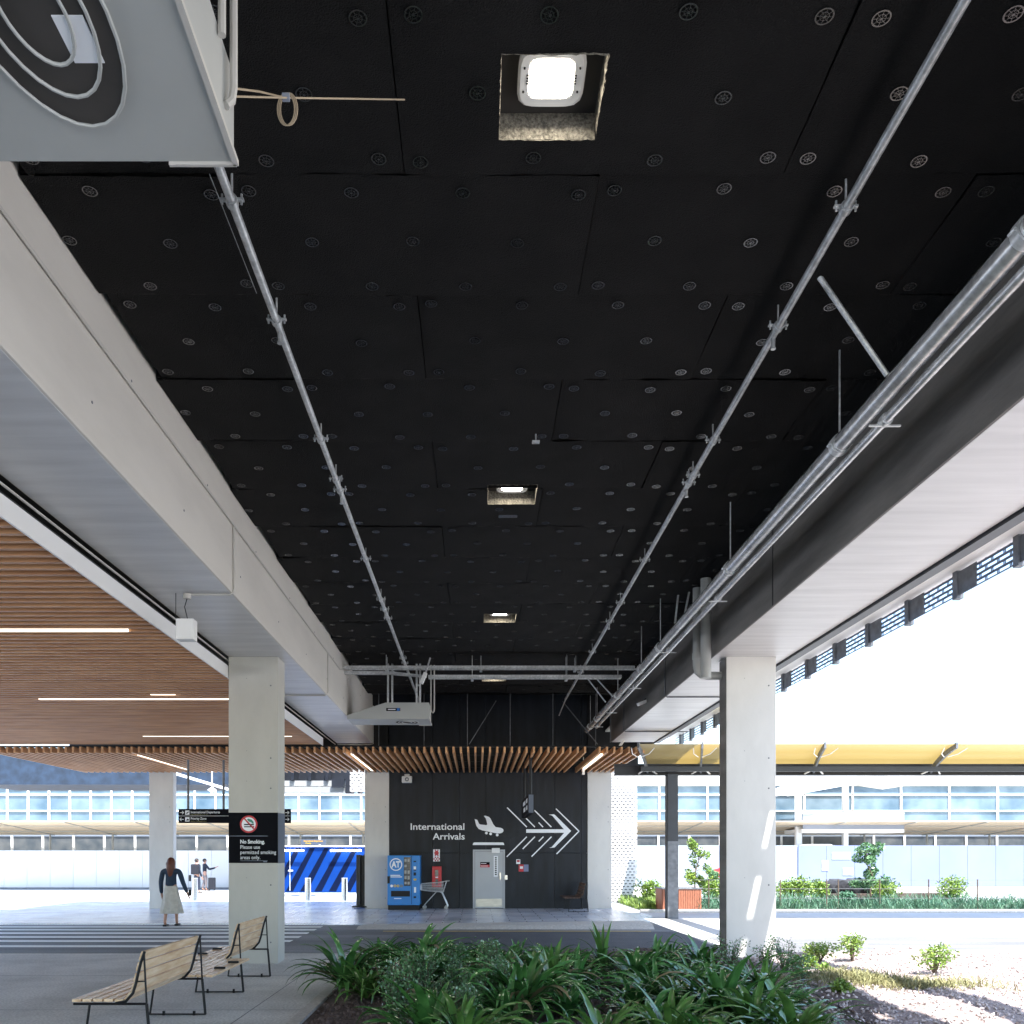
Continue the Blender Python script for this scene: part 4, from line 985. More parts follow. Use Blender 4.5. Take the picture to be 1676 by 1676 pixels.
mb = MB(); mb.bbox(5.365, 5.665, 24.69, 24.985, .002, 2.18, .006); mb.build('lower_shaft', 'greysteel', t)  # lower length of the post, slightly wider and paler
mb = MB(); mb.box(5.352, 5.364, 24.69, 24.985, .002, EYE+2.25); mb.build('left_face', 'black', t)  # thin black sheet over the post's left side

# screens behind right column
t = thing('perforated_screen', 'white perforated brick-pattern screen right of the far column', 'screen', (5.6, 33, 0))
mb = MB(); mb.box(4.3, 6.02, 33, 33.012, .02, EYE+3.3); mb.build('sheet', 'screen_w', t)
mb = MB(); mb.box(5.28, 5.33, 33.05, 33.24, 0, EYE+3.3); mb.box(4.4, 4.46, 33.05, 33.24, 0, EYE+3.3); mb.build('frame', 'greysteel', t)
mb = MB(); mb.box(4.3, 6.0, 33.25, 33.3, .02, EYE+3.3); mb.build('hole_shade_sheet', 'greysteel', t)  # dark sheet added behind so the holes read as shade
t = thing('perforated_screen', 'white perforated screen panel between slats and glass left of the far column', 'screen', (-4.9, 33, EYE+2.3))
mb = MB(); mb.box(-4.75, -4.0, 33, 33.012, EYE+2.35, EYE+3.4); mb.build('sheet', 'screen_w', t)

# ================================================================== left soffit / steel bridge beyond plaza
t = thing('steel_bridge', 'dark steel and concrete overbridge edge seen below the left slats', 'bridge', (-7.5, 36, EYE+2.9))
mb = MB(); mb.box(-9.2, -5.2, 36, 36.5, EYE+2.55, EYE+2.78); mb.box(-9.2, -5.4, 36.2, 36.6, EYE+2.83, EYE+3.05); mb.build('edge_beam', 'pvc', t)
mb = MB(); mb.box(-9.2, -4.9, 37, 37.3, EYE+3.05, EYE+4.2)
for x in (-9.0, -8.3, -7.6, -6.9, -6.2): mb.box(x, x+.12, 36, 37, EYE+3.06, EYE+4.2)
mb.box(-5.35, -5.02, 35.9, 36.2, EYE+2.5, EYE+4.2); mb.box(-4.85, -4.66, 35.9, 36.1, EYE+2.5, EYE+4.2); mb.box(-5.9, -5.4, 35.8, 36, EYE+2.75, EYE+3.1); mb.build('steelwork', 'steel', t)
t = thing('entry_soffit', 'dark blue entrance soffit with white sloping edge beam beyond the plaza', 'soffit', (-14, 42, EYE+3.4))
mb = MB(); mb.box(-24, -9.3, 42, 46, EYE+3.35, EYE+5); mb.build('soffit_panel', 'softblue', t)
mb = MB(); mb.beam(P(250, 1255, 41), P(374, 1292, 41), .2, .12); mb.build('edge_beam', 'white', t)
t = thing('pendant_lamp', 'white dish pendant lamp hanging beyond the departures sign', 'lamp', P(347, 1298, 38))
q = P(347, 1293, 38)
mb = MB(); mb.tube([q+Vector((0,0,1.2)), q+Vector((0,0,.05))], .03, 8); mb.build('stem', 'white', t)
mb = MB(); mb.tube([q+Vector((0,0,.10)), q+Vector((0,0,.0)), q+Vector((0,0,-.06))], [.06,.20,.12], 16); mb.tube([q+Vector((0,0,-.06)), q+Vector((0,0,-.16))], [.07,.05], 12); mb.build('shade', 'white', t, smooth=True)

# ================================================================== far terminal building
t = thing('terminal_building', 'long white airport terminal with a band of blue windows across the background', 'building', (5, 60, 0))
mb = MB(); mb.box(-60, 70, 60.3, 72, 0, EYE+6.2); mb.build('wall', 'facade', t)
mb = MB(); mb.box(-60, 70, 59.9, 60.29, EYE+4.7, EYE+5.5); mb.box(-60, 70, 59.7, 60.29, EYE+1.95, EYE+2.3); mb.build('cornice', 'facade', t)
mb = MB(); mb.box(-60, 70, 60.1, 60.28, EYE+2.3, EYE+4.7); mb.build('window_glass', 'glassblue', t)
mb = MB(); x = -59
while x < 70:
    mb.box(x-.06, x+.06, 60.0, 60.12, EYE+2.3, EYE+4.7); x += 1.42*1.0 if x < 8 else 3.3
for z in (2.95, 4.05): mb.box(-60, 70, 60.0, 60.1, EYE+z, EYE+z+.09)
mb.build('mullions', 'white', t)
mb = MB(); mb.box(-60, 70, 60.1, 60.28, EYE+.1, EYE+1.25); mb.build('shopfront', 'glassdim', t)
mb = MB(); x = -59
while x < 70: mb.box(x-.07, x+.07, 60, 60.12, 0, EYE+1.3); x += 2.1
each(mb, 'shopfront_post', 'white', t)
mb = MB(); mb.box(-60, 70, 60.15, 60.28, 0, EYE+.1); mb.build('dado', 'facade', t)
t = thing('drop_off_canopy', 'beige sheet canopy running along the front of the terminal', 'canopy', (5, 56, EYE+1.7))
mb = MB(); mb.add([(-60,52,EYE+1.95),(70,52,EYE+1.95),(70,59.6,EYE+1.35),(-60,59.6,EYE+1.35),(-60,52,EYE+2.0),(70,52,EYE+2.0),(70,59.6,EYE+1.40),(-60,59.6,EYE+1.40)], [(0,3,2,1),(4,5,6,7),(0,1,5,4),(2,3,7,6),(1,2,6,5),(0,4,7,3)]); mb.build('sheet', 'beige', t)
mb = MB(); x = -58
while x < 70: mb.beam((x, 52, EYE+1.93), (x+.0, 59.6, EYE+1.33), .08, .05); mb.tube([(x, 59, 0), (x, 59, EYE+1.38)], .07, 8); x += 4.2
for y_, z_ in ((54, 1.78), (57, 1.54)): mb.box(-60, 70, y_, y_+.06, EYE+z_-.04, EYE+z_)
mb.build('frame', 'pvc', t)

# hoardings
t = thing('blue_hoarding', 'bright blue hoarding with fold shade painted as dark diagonal bands behind the bollards', 'hoarding', (-7.5, 41.6, 0))
a = P(420, 1461, 41.6); b = P(600, 1386, 41.6)
mb = MB(); mb.box(a.x, b.x, 41.6, 41.7, .02, b.z); hb = mb.build('panel', 'hoardblue', t)
mb = MB()  # flat dark bands painted for the shade in the hoarding's folds
for i in range(-2, 6):
    x0 = 484+i*23.5
    for sgm in range(8):
        u0, u1 = sgm/8, (sgm+1)/8
        def bx(u): return x0-40*u
        def wd_(u): return 8+4*u
        pts = [(bx(u0), 1388+71*u0), (bx(u0)+wd_(u0), 1388+71*u0), (bx(u1)+wd_(u1), 1388+71*u1), (bx(u1), 1388+71*u1)]
        pts = [(min(max(p[0], 422), 598), p[1]) for p in pts]
        if pts[1][0]-pts[0][0] > .5 or pts[2][0]-pts[3][0] > .5: mb.poly([P(px, py, 41.594) for px, py in pts], N, .002)
mb.build('fold_shade_band', 'hoarddark', hb)
mb = MB(); mb.box(a.x, b.x, 41.5, 41.72, b.z, b.z+.06); mb.build('capping', 'white', t)
mb = MB(); q = P(475, 1425, 41.5); mb.bbox(q.x-.1, q.x+.12, 41.5, 41.58, q.z-.03, q.z+.03, .01); mb.tube([(q.x-.03, 41.58, .1), (q.x-.03, 41.58, 2.0)], .012, 6); mb.build('gate_latch', 'white', t)
for i, (p0, p1) in enumerate(((462, 497), (541, 591))):
    a, b = P(p0, 1392, 41.3), P(p1, 1392, 41.3)
    mb = MB(); mb.tube([a, b], .045, 10)
    tag(mb.build('tube_light', 'tube', smooth=True), ('lit tube light at the left end of the blue hoarding', 'lit tube light at the right end of the blue hoarding')[i], 'lamp')
t = thing('overhead_sign', 'small dark overhead sign with amber lettering above the blue hoarding', 'sign', P(512, 1382, 44))
mb = MB(); mb.box(*slabpx(492, 1374, 533, 1382.5, 44, .1)); s_ = mb.build('panel', 'signgrey', t)
textmesh('International Departures', .11, P(497, 1377.6, 43.99), 'LEFT', .95, bold=.002).build('lettering', 'orange', s_)
textmesh('Priority', .11, P(500, 1381.3, 43.99), 'LEFT', .28, bold=.002).build('lettering', 'yellow', s_)
mb = MB(); mb.tube([P(512, 1382, 44.05), (P(512,1382,44.05).x, 44.05, 0)], .05, 8); mb.build('post', 'greysteel', t)
t = thing('white_hoarding', 'tall white site hoarding beyond the plaza at the far left', 'hoarding', (-16, 45.8, 0))
mb = MB(); x = -45
while x < -9.4: mb.box(x+.006, x+1.19, 45.8, 45.88, .02, EYE+.22); x += 1.2
mb.build('panel', 'facade', t)
mb = MB(); mb.box(-45, -9.4, 45.7, 45.79, .02, .10); mb.build('base_rail', 'greysteel', t)
t = thing('pale_hoarding', 'pale blue-white site hoarding with lilac end section at the right', 'hoarding', (14, 50, 0))
zt = EYE+.53; mb = MB(); x = 6.6
while x < 18.2: mb.box(x+.006, x+1.19, 50, 50.08, 0, zt); x += 1.2
mb.build('panel', 'palehoard', t)
mb = MB(); x = 18.25
while x < 40: mb.box(x+.006, x+1.59, 49.9, 49.98, 0, zt); x += 1.6
mb.build('lilac_panel', 'lilac', t)
a, b = P(1345, 1425, 49.88), P(1356, 1408, 49.88)
mb = MB(); mb.box(a.x, b.x, 49.86, 49.89, a.z, b.z); s_ = mb.build('notice', 'conduit', t)
q = P(1350.5, 1413, 49.85); mb = disc(q.x, q.z, .13, 49.855, 18); q2 = P(1350.5, 1420.5, 49.85); mb.box(q2.x-.13, q2.x+.13, 49.853, 49.857, q2.z-.1, q2.z+.12); mb.build('print', 'whiteletter', s_)
mb = MB(); mb.box(*slabpx(1362, 1395, 1392, 1406, 49.86, .02)); mb.box(*slabpx(1380, 1420, 1396, 1432, 49.86, .02)); mb.build('notice', 'whiteletter', t)
# tensile canopy structure
t = thing('white_pavilion', 'white steel pavilion with sloping roof and balcony behind the hoarding', 'pavilion', P(1310, 1399, 54))
mb = MB(); q = P(1308, 1399, 54); mb.box(q.x-.17, q.x+.17, 54, 54.3, 0, P(0,1285,54).z); q = P(1385, 1399, 54); mb.box(q.x-.14, q.x+.14, 54, 54.3, 0, P(0,1285,54).z); mb.build('column', 'white', t)
mb = MB(); a = P(1285, 1300, 53); b = P(1420, 1262, 53); c = P(1520, 1276, 53)
mb.poly([a, P(1330,1276,53), P(1360,1268,53), P(1460,1262,53), P(1520,1280,53), P(1450,1270,53)], N, 6.); mb.build('roof_sheet', 'white', t)
mb = MB(); mb.beam(P(1288,1301,52.9), P(1450,1272,52.9), .1, .14); mb.beam(P(1288,1297,52.9), P(1450,1262,52.9), .08, .08)
for i in range(12): mb.beam(P(1292+i*13,1299-i*2.5,52.9), P(1299+i*13,1292-i*2.6,52.9), .05, .05)
mb.build('truss', 'white', t)
mb = MB(); mb.box(*slabpx(1312, 1357, 1480, 1363, 53.5, 3)); mb.box(*slabpx(1312, 1330, 1480, 1332, 53.5, .08)); mb.build('balcony', 'white', t)
mb = MB(); mb.box(*slabpx(1314, 1332, 1480, 1357, 53.55, .03)); mb.build('balustrade', 'palehoard', t)
# vehicle roof behind hoarding
t = thing('parked_car', 'white car whose roof and windscreen show above the lilac hoarding', 'car', P(1345, 1399, 51.5))
q = P(1345, 1399, 51.5); bx_ = q.x
def carbody(mb, prof, y0, y1):
    n = len(prof); mb.add([(bx_+p[0], y0, p[1]) for p in prof]+[(bx_+p[0], y1, p[1]) for p in prof], [tuple(range(n)), tuple(reversed(range(n,2*n)))]+[(i,n+i,n+(i+1)%n,(i+1)%n) for i in range(n)])
mb = MB(); carbody(mb, [(-2.2,.4),(-2.2,1.2),(-1.4,2.2),(-.6,2.42),(.5,2.42),(1.1,2.25),(1.5,1.4),(2.3,1.3),(2.4,.4)], 51.5, 53.3); mb.build('body', 'white', t)
mb = MB(); carbody(mb, [(.62,2.38),(1.12,2.22),(1.48,1.5),(.7,1.5)], 51.48, 53.32); mb.build('window', 'glassdark', t)
for dx in (-1.4, 1.5):
    mb = MB(); mb.tube([(bx_+dx, 51.45, .36), (bx_+dx, 51.65, .36)], .36, 20); mb.build('wheel', 'rubber', t, smooth=True)
mb = MB(); a = P(1150, 1432, 44); mb.poly([P(1161,1430,44), P(1166,1425,44), P(1186,1419,44), P(1200,1426,44), P(1200,1436,44), P(1168,1436,44)], N, .5); mb.box(P(1180,0,44).x, P(1184,0,44).x, 44.1, 44.2, 0, P(0,1436,44).z); tag(mb.build('red_item', 'red'), 'small red pointed barrier half hidden by the right column', 'item')  # red shape stands in for something not identified

# ================================================================== plants
def leaf_blade(mb, base, az, L, lift, wdt, g, segs=7, bend=1.0, twist=0.):
    d = Vector((math.cos(az), math.sin(az), 0)); side = Vector((-d.y, d.x, 0)); k = len(mb.v); pos = Vector(base); ang = lift
    pts = []
    for i in range(segs+1):
        u = i/segs; wd = wdt*(.45+.9*math.sin(min(1, u*1.3+.12)*math.pi*.62))*(1-u**3.2)+.0015
        sd = (side*math.cos(twist*u)+Vector((0,0,1))*math.sin(twist*u))
        nrm = (Vector((0,0,1))*math.cos(ang)-d*math.sin(ang))
        mb.v.append(tuple(pos-sd*wd+nrm*wd*.35)); mb.v.append(tuple(pos)); mb.v.append(tuple(pos+sd*wd+nrm*wd*.35))
        pos = pos+(d*math.cos(ang)+Vector((0,0,1))*math.sin(ang))*L/segs
        ang -= bend*(.25+u*1.1)/segs*1.9
    for i in range(segs):
        for j in (0, 1): a = k+i*3+j; mb.f.append((a, a+1, a+4, a+3))
def strap_clump(seed, n=46, H=.62):
    g = random.Random(seed); mb = MB(); mb.norecalc = True; dry = MB(); dry.norecalc = True
    for i in range(n):
        az = g.uniform(0, 2*math.pi); r = g.uniform(0, .09)
        tgt = dry if g.random() < .04 else mb
        leaf_blade(tgt, (r*math.cos(az), r*math.sin(az), 0), az+g.uniform(-.4,.4), H*g.uniform(.75, 1.25), R(g.choice((g.uniform(30, 60), g.uniform(50, 86)))), g.uniform(.018, .031)*H/.62, g, 9, g.uniform(.8, 1.9), g.uniform(-.5,.5))
    return mb, dry
def strap_plant(seed, label, m='leaf', n=46, H=.62, grp='strap-leaved plants in the front garden bed'):
    mb, dry = strap_clump(seed, n, H)
    t = thing('strap_leaf_plant', label, 'plant', (0,0,0), grp)
    mb.build('foliage', m, t, world=False, smooth=True)
    if dry.v: dry.build('dry_leaf', 'leafdry', t, world=False, smooth=True)
    return t
PL = 'dark green strap-leaved plant arching over the front garden bed'
protos = [strap_plant(11+i, PL, 'leaf' if i != 3 else 'leafy', (58, 70, 50, 58, 76)[i], (.70, .76, .66, .70, .82)[i]) for i in range(5)]
pos = []
# (px, py of base at ground) hand placed from the photograph, then a filler
SKIP = {(665,1575),(640,1625),(585,1608),(950,1560),(1010,1562),(890,1555),(1025,1590),(990,1640),(1130,1600),(980,1700)}
base_px = [(560,1628),(600,1640),(640,1625),(585,1608),(665,1575),(705,1560),(745,1570),(800,1562),(850,1572),(905,1580),(870,1600),(935,1600),(985,1580),(1025,1590),(1060,1572),(1100,1590),(1130,1600),(1075,1610),(1040,1630),(990,1640),(940,1640),(900,1655),(860,1680),(820,1700),(930,1690),(980,1700),(1030,1680),(1080,1660),(1130,1640),(1170,1620),(1180,1650),(1130,1690),(1180,1700),(1230,1720),(1240,1660),(1270,1690),(1220,1640),(1060,1730),(980,1760),(900,1750),(820,1760),(760,1750),(700,1735),(1110,1760),(1170,1770),(1250,1790),(690,1600),(730,1590),(620,1600),(1150,1575),(1095,1560),(1010,1562),(950,1560),(890,1555),(1290,1740),(770,1612),(735,1600),(680,1618),(825,1625),(870,1640),(830,1610),(700,1640)]
base_px = [b for b in base_px if b not in SKIP]
for i, (px, py) in enumerate(base_px):
    if py < 1590: py = 1590+(py-1555)*.3+rnd.uniform(-3, 5)
    Y = 2592/(py-1399); q = P(px, py, Y)
    pos.append((q.x+rnd.uniform(-.06,.06), Y+rnd.uniform(-.08,.08)))
used = set(); plants = []
for i, (x, y) in enumerate(pos):
    k = (i*3+rnd.randrange(2)) % 5; lc = (x, y, bedz(x, y)); rz = rnd.uniform(0, 6.28); s = rnd.uniform(.70, 1.10)*(.74 if y > 12.6 else 1)
    if k not in used: used.add(k); o = protos[k]; o.location = lc; o.rotation_euler = (0,0,rz)
    else: o = copy_tree(protos[k], None, lc, rz)
    o.scale = (s, s, s*rnd.uniform(.92, 1.08)); plants.append(o)
for k in range(5):
    if k not in used: bpy.data.objects.remove(protos[k])
# tall upright leaves
for i, (px, py) in enumerate(((985, 1598), (905, 1665), (1245, 1665))):
    Y = 2592/(py-1399); q = P(px, py, Y); t = thing('strap_leaf_plant', ('tall upright sword-like leaves rising in the middle back of the bed', 'tall upright sword-like leaves in the middle front of the bed', 'broad upright leaves at the right front of the bed by the gravel')[i], 'plant', (q.x, Y, bedz(q.x, Y)))
    g = random.Random(50+i); mb = MB(); mb.norecalc = True
    for j in range(8): leaf_blade(mb, (g.uniform(-.04,.04), g.uniform(-.04,.04), 0), g.uniform(0,6.28), g.uniform(.6, .85), R(g.uniform(74, 88)), .027, g, 7, g.uniform(.15,.5), g.uniform(-.6,.6))
    mb.build('foliage', 'leafy', t, world=False, smooth=True)
def leafcloud(mb, c, rad, n, ls, g, flat=1.):
    for _ in range(n):
        while True:
            p = Vector((g.uniform(-1,1), g.uniform(-1,1), g.uniform(-1,1)))
            if .15 < p.length < 1: break
        p = Vector((p.x*rad[0], p.y*rad[1], p.z*rad[2]))+Vector(c)
        a = Vector((g.gauss(0,1), g.gauss(0,1), g.gauss(0,.7))).normalized(); b = a.cross(Vector((g.gauss(0,1), g.gauss(0,1), g.gauss(0,1)))).normalized()
        l = ls*g.uniform(.7, 1.3)
        mb.add([p-a*l, p+b*l*.45, p+a*l, p-b*l*.45], [(0,1,2,3)])
def twig_shrub(seed, H, R_, nst, nl, ls, m, label, cat='shrub', name='shrub', grp=None):
    g = random.Random(seed); st = MB(); lf = MB(); lf.norecalc = True
    for i in range(nst):
        az = g.uniform(0, 6.28); r = g.uniform(.2, 1)*R_; h_ = H*g.uniform(.6, 1)
        pts = [Vector((0,0,0))]
        for q_ in range(1, 6):
            u = q_/5; pts.append(Vector((math.cos(az)*r*u**1.2, math.sin(az)*r*u**1.2, h_*u))+Vector((g.gauss(0,.02), g.gauss(0,.02), 0)))
        st.tube(pts, [.007,.006,.005,.004,.003,.0015], 5)
        for j in range(nl):
            u = g.uniform(.12, 1); k = min(4, int(u*5)); p = pts[k].lerp(pts[k+1], u*5-k) + Vector((g.gauss(0,.028), g.gauss(0,.028), g.gauss(0,.02)))
            a = Vector((g.gauss(0,1), g.gauss(0,1), g.gauss(.4,.7))).normalized(); b = a.cross(Vector((g.gauss(0,1), g.gauss(0,1), g.gauss(0,1)))).normalized(); l = ls*g.uniform(.6,1.3)
            lf.add([p, p+a*l*.5+b*l*.3, p+a*l, p+a*l*.5-b*l*.3], [(0,1,2,3)])
    t = thing(name, label, cat, (0,0,0), grp)
    st.build('stem', 'bark', t, world=False); lf.build('foliage', m, t, world=False)
    return t
SL = 'bushy shrub with tiny grey-green leaves among the strap-leaved plants'
sp_ = [twig_shrub(31+i, (.62,.55)[i], (.17,.20)[i], 40, 70, .032, 'smallleaf', SL, grp='small-leaved shrubs in the front garden bed') for i in range(2)]
first = [True, True]
for i, (px, py) in enumerate(((745,1625),(720,1680),(775,1690),(750,1655),(650,1690),(690,1655),(800,1640),(820,1660),(760,1720),(735,1645),(805,1680))):
    Y = 2592/(py-1399); q = P(px, py, Y); k = i % 2; lc = (q.x, Y, bedz(q.x, Y)); rz = rnd.uniform(0,6)
    if first[k]: first[k] = False; o = sp_[k]; o.location = lc
    else: o = copy_tree(sp_[k], None, lc, rz)
    s = rnd.uniform(.8, 1.15); o.scale = (s, s, s)
for i, (px, py, H, lab) in enumerate(((1195,1605,.55,'thin twiggy shrub at the foot of the right column, left side'), (1285,1608,.55,'loose twiggy shrub on the gravel right of the right column'), (1255,1600,.45,'small twiggy shrub touching the right column foot'), (1310,1625,.40,'low twiggy shrub sprawling over the gravel in front of the loose one'))):
    Y = 2592/(py-1399); q = P(px, py, Y); o = twig_shrub(60+i, H, .28, 18, 34, .032, 'smallleaf', lab); o.location = (q.x, Y, bedz(q.x, Y))
def ball_shrub(seed, x, y, r, h, m, label, n=900, ls=.04, z0=0., name='shrub', cat='shrub', grp=None):
    g = random.Random(seed); t = thing(name, label, cat, (x, y, z0), grp); lf = MB(); lf.norecalc = True; st = MB()
    for i in range(7):
        a = g.uniform(0, 6.28); d = g.uniform(0, .5)*r; c = (math.cos(a)*d, math.sin(a)*d, h*g.uniform(.45,.72))
        leafcloud(lf, c, (r*.62, r*.62, h*.36), n//7, ls, g); st.tube([(0,0,0), (c[0]*.5, c[1]*.5, c[2]*.6), c], [.02,.014,.006], 5)
    st.build('stem', 'bark', t, world=False); lf.build('foliage', m, t, world=False)
    return t
ball_shrub(81, P(1342,1578,14.4).x, 14.4, .30, .34, 'brightleaf', 'low bright green cushion shrub on the sunlit gravel', 700, .028, .04)
ball_shrub(82, P(1395,1578,14.4).x, 14.4, .28, .5, 'brightleaf', 'bright green shrub at the right edge of the sunlit gravel', 600, .028, .04)
ball_shrub(83, P(1530,1600,13).x, 13, .35, .45, 'brightleaf', 'yellow-green shrub farthest right on the gravel', 600, .028, .04)
ball_shrub(84, P(1350,1606,12.6).x, 12.6, .14, .2, 'brightleaf', 'tiny bright plant in the middle of the gravel', 150, .04, .05)
for i, (px, py, r_, h_, lab) in enumerate(((1300, 1600, .22, .28, 'bright leafy seedling between the two twiggy shrubs'), (1325, 1592, .16, .2, 'small bright tuft behind the low twiggy shrub'), (1378, 1640, .2, .22, 'green cushion plant at the right end of the dry grass mat'))):
    Y = 2592/(py-1399); q = P(px, py, Y); ball_shrub(90+i, q.x, Y, r_, h_, 'brightleaf', lab, 420, .03, .05)
# trailing grass on the gravel
g = random.Random(5); mb = MB(); mb.norecalc = True
for _ in range(3600):
    x = g.gauss(5.35, .65); y = g.gauss(11.6, .33); leaf_blade(mb, (x, y, bedz(x,y)), g.uniform(0,6.28), g.uniform(.08,.2), R(g.uniform(25,75)), .0028, g, 3, 1.2)
tag(mb.build('dry_ground_cover', 'drygrass'), 'dry yellow-green grass mat trailing over the gravel', 'grass', kind='stuff')

# far garden strip along the road
t = None
g = random.Random(9); mb = MB(); mb.norecalc = True
for _ in range(9000):
    x = g.uniform(6.9, 20); y = g.uniform(27.6, 30.0); leaf_blade(mb, (x, y, 0), g.uniform(0,6.28), g.uniform(.25,.62)*(.75+.5*math.sin(x*2.1+y)**2), R(g.uniform(45,88)), .007, g, 3, 1.1)
tag(mb.build('reed_bed', 'reed'), 'blue-green rushes filling the roadside garden behind the wire fence', 'rushes', kind='stuff')
mb = MB(); mb.norecalc = True
for _ in range(3000):
    x = g.uniform(5.3, 7.2); y = g.uniform(28.4, 33.5); leaf_blade(mb, (x, y, 0), g.uniform(0,6.28), g.uniform(.15,.45), R(g.uniform(50,85)), .01, g, 3, 1.)
tag(mb.build('low_planting', 'brightleaf'), 'yellow-green grass tufts between the white screen and the timber planter', 'grass', kind='stuff')
mb = MB(); mb.bbox(5.1, 24, 27.35, 27.5, -.01, .10, .01); tag(mb.build('garden_kerb', 'kerb'), kind='structure')
for i, (px, Y, r, h, m_, lab) in enumerate(((1065,31.5,.6,.95,'brightleaf','bright green round shrub just left of the timber planter'),(1170,30.5,.55,1.0,'brightleaf','yellow-green shrub half hidden by the right column'),
        (1235,30.5,.6,1.0,'brightleaf','green shrub hidden behind the right column'),(1290,30.6,.55,1.05,'brightleaf','tall yellow-green shrub right of the right column'),(1312,30.2,.5,1.1,'brightleaf','leafy yellow-green shrub in the middle of the fenced garden'),
        (1340,30.6,.42,.95,'brightleaf','pale green shrub beside the dark rocks'),(1305,28.2,.28,.38,'smallleaf','dark low shrub in front of the rushes'),(1385,28.4,.35,.6,'reed','dark green shrub near the right rock pile'),(1450,30,.6,1.0,'brightleaf','yellow-green shrub right of the rock pile'),(1560,30,.7,1.1,'brightleaf','yellow-green shrub farthest right in the fenced garden'))):
    ball_shrub(100+i, P(px,0,Y).x, Y, r, h, m_, lab, 1300, .05)
for i, (px, Y, s) in enumerate(((1358,31,.35),(1372,31.3,.42),(1388,31,.4),(1402,31.2,.45),(1420,31,.38))):
    bm = bmesh.new(); bmesh.ops.create_icosphere(bm, subdivisions=2, radius=s); gg = random.Random(i)
    for v in bm.verts: v.co = Vector((v.co.x*1.3, v.co.y, v.co.z*.8))*gg.uniform(.85,1.12)+Vector((P(px,0,Y).x, Y, .62))
    bm.verts.index_update(); mb = MB(); mb.add([v.co[:] for v in bm.verts], [[v.index for v in f.verts] for f in bm.faces]); bm.free()
    tag(mb.build('basalt_rock', 'stone'), 'dark basalt boulder in the pile behind the wire fence', 'rock', 'dark boulders behind the wire fence')
mb = MB(); mb.box(12.0, 16.5, 30.6, 31.6, 0, .45); tag(mb.build('garden_mound', 'soil'), kind='structure')
t = thing('wire_fence', 'low wire fence on thin dark posts in front of the roadside garden', 'fence', (11, 27.9, 0))
for px in (1277, 1353, 1372, 1440, 1520, 1600, 1160):
    x = P(px,0,27.9).x; mb = MB(); mb.tube([(x,27.9,0),(x,27.9,1.02)], .02, 8); mb.build('post', 'bark', t)
mb = MB()
for z in (.42, .72, 1.0): mb.tube([(6.9,27.9,z),(18,27.9,z)], .006, 5)
mb.build('wire', 'greysteel', t)
# planter box
t = thing('planter_box', 'slatted timber planter box behind the steel post', 'planter', (6.44, 27.9, 0))
mb = MB(); mb.box(5.86, 7.02, 27.64, 28.6, .05, .70); mb.build('liner', 'black', t)
mb = MB(); x = 5.84
while x < 7.03: mb.bbox(x, x+.062, 27.6, 27.635, .04, .72, .004); x += .072
for y in [27.64+.075*i for i in range(13)]: mb.bbox(5.82, 5.855, y, y+.062, .04, .72, .004)
mb.build('slats', 'planter', t)
mb = MB(); mb.box(5.8, 7.07, 27.58, 27.66, .72, .75); mb.box(5.8, 7.07, 28.56, 28.62, .72, .75); mb.box(5.8, 5.87, 27.66, 28.56, .72, .75); mb.box(7.0, 7.07, 27.66, 28.56, .72, .75); each(mb, 'rim', 'greysteel', t)
def tree(x, y, z0, H, spread, label, seed, m='brightleaf', n=2600, ls=.05, cl=14, lowest=.35):
    g = random.Random(seed); t = thing('small_tree', label, 'tree', (x, y, z0)); tr = MB(); lf = MB(); lf.norecalc = True
    pts = [Vector((0,0,0))]
    for i in range(1, 7): pts.append(Vector((g.gauss(0,.03)*i*.5, g.gauss(0,.03)*i*.5, H*.9*i/6)))
    tr.tube(pts, [.035,.03,.026,.02,.015,.01,.005], 7)
    for i in range(cl):
        u = g.uniform(lowest, 1); k = min(5, int(u*.92*6)); b = pts[k]; a = g.uniform(0,6.28); r = spread*g.uniform(.3,1)*(1.15-u*.5)
        c = b+Vector((math.cos(a)*r, math.sin(a)*r, H*g.uniform(.02,.12))); tr.tube([b, b.lerp(c,.5)+Vector((0,0,.03)), c], [.012,.008,.003], 5)
        leafcloud(lf, c, (spread*.36, spread*.36, H*.07), n//cl, ls, g)
    tr.build('trunk', 'bark', t, world=False); lf.build('crown', m, t, world=False)
    return t
q = P(1135,0,29.5); tree(q.x, 29.2, .1, 2.55, .42, 'slim young tree with a yellow-green top rising behind the planter box', 3, n=2200, ls=.045, cl=20)
q = P(1165,0,31); tree(q.x, 31, 0, 1.7, .5, 'pale grey-green bushy sapling right of the slim tree', 4, 'smallleaf', 1500, .05, 12, .2)
q = P(1425,0,28.6); tree(q.x, 28.6, 0, 2.45, .55, 'leafy tree at the right edge in front of the lilac hoarding', 6, 'smallleaf', 2200, .06, 16, .4)

# ================================================================== people
def skinbody(joints, edges, radii, m, name, parent, sub=2):
    me = bpy.data.meshes.new(name); me.from_pydata([tuple(j) for j in joints], edges, [])
    o = bpy.data.objects.new(name, me); COL.objects.link(o)
    sk_ = o.modifiers.new('s', 'SKIN'); sk_.use_smooth_shade = True
    for i, v in enumerate(me.skin_vertices[0].data):
        r = radii[i]; v.radius = r if isinstance(r, tuple) else (r, r); v.use_root = (i == 0)
    ss = o.modifiers.new('b', 'SUBSURF'); ss.levels = ss.render_levels = sub
    dg = bpy.context.evaluated_depsgraph_get(); nm = bpy.data.meshes.new_from_object(o.evaluated_get(dg))
    bpy.data.objects.remove(o); nm.name = name; nm.materials.clear(); nm.materials.append(M[m])
    for p in nm.polygons: p.use_smooth = True; p.material_index = 0
    ob = bpy.data.objects.new(name, nm); COL.objects.link(ob); ob.parent = parent
    return ob
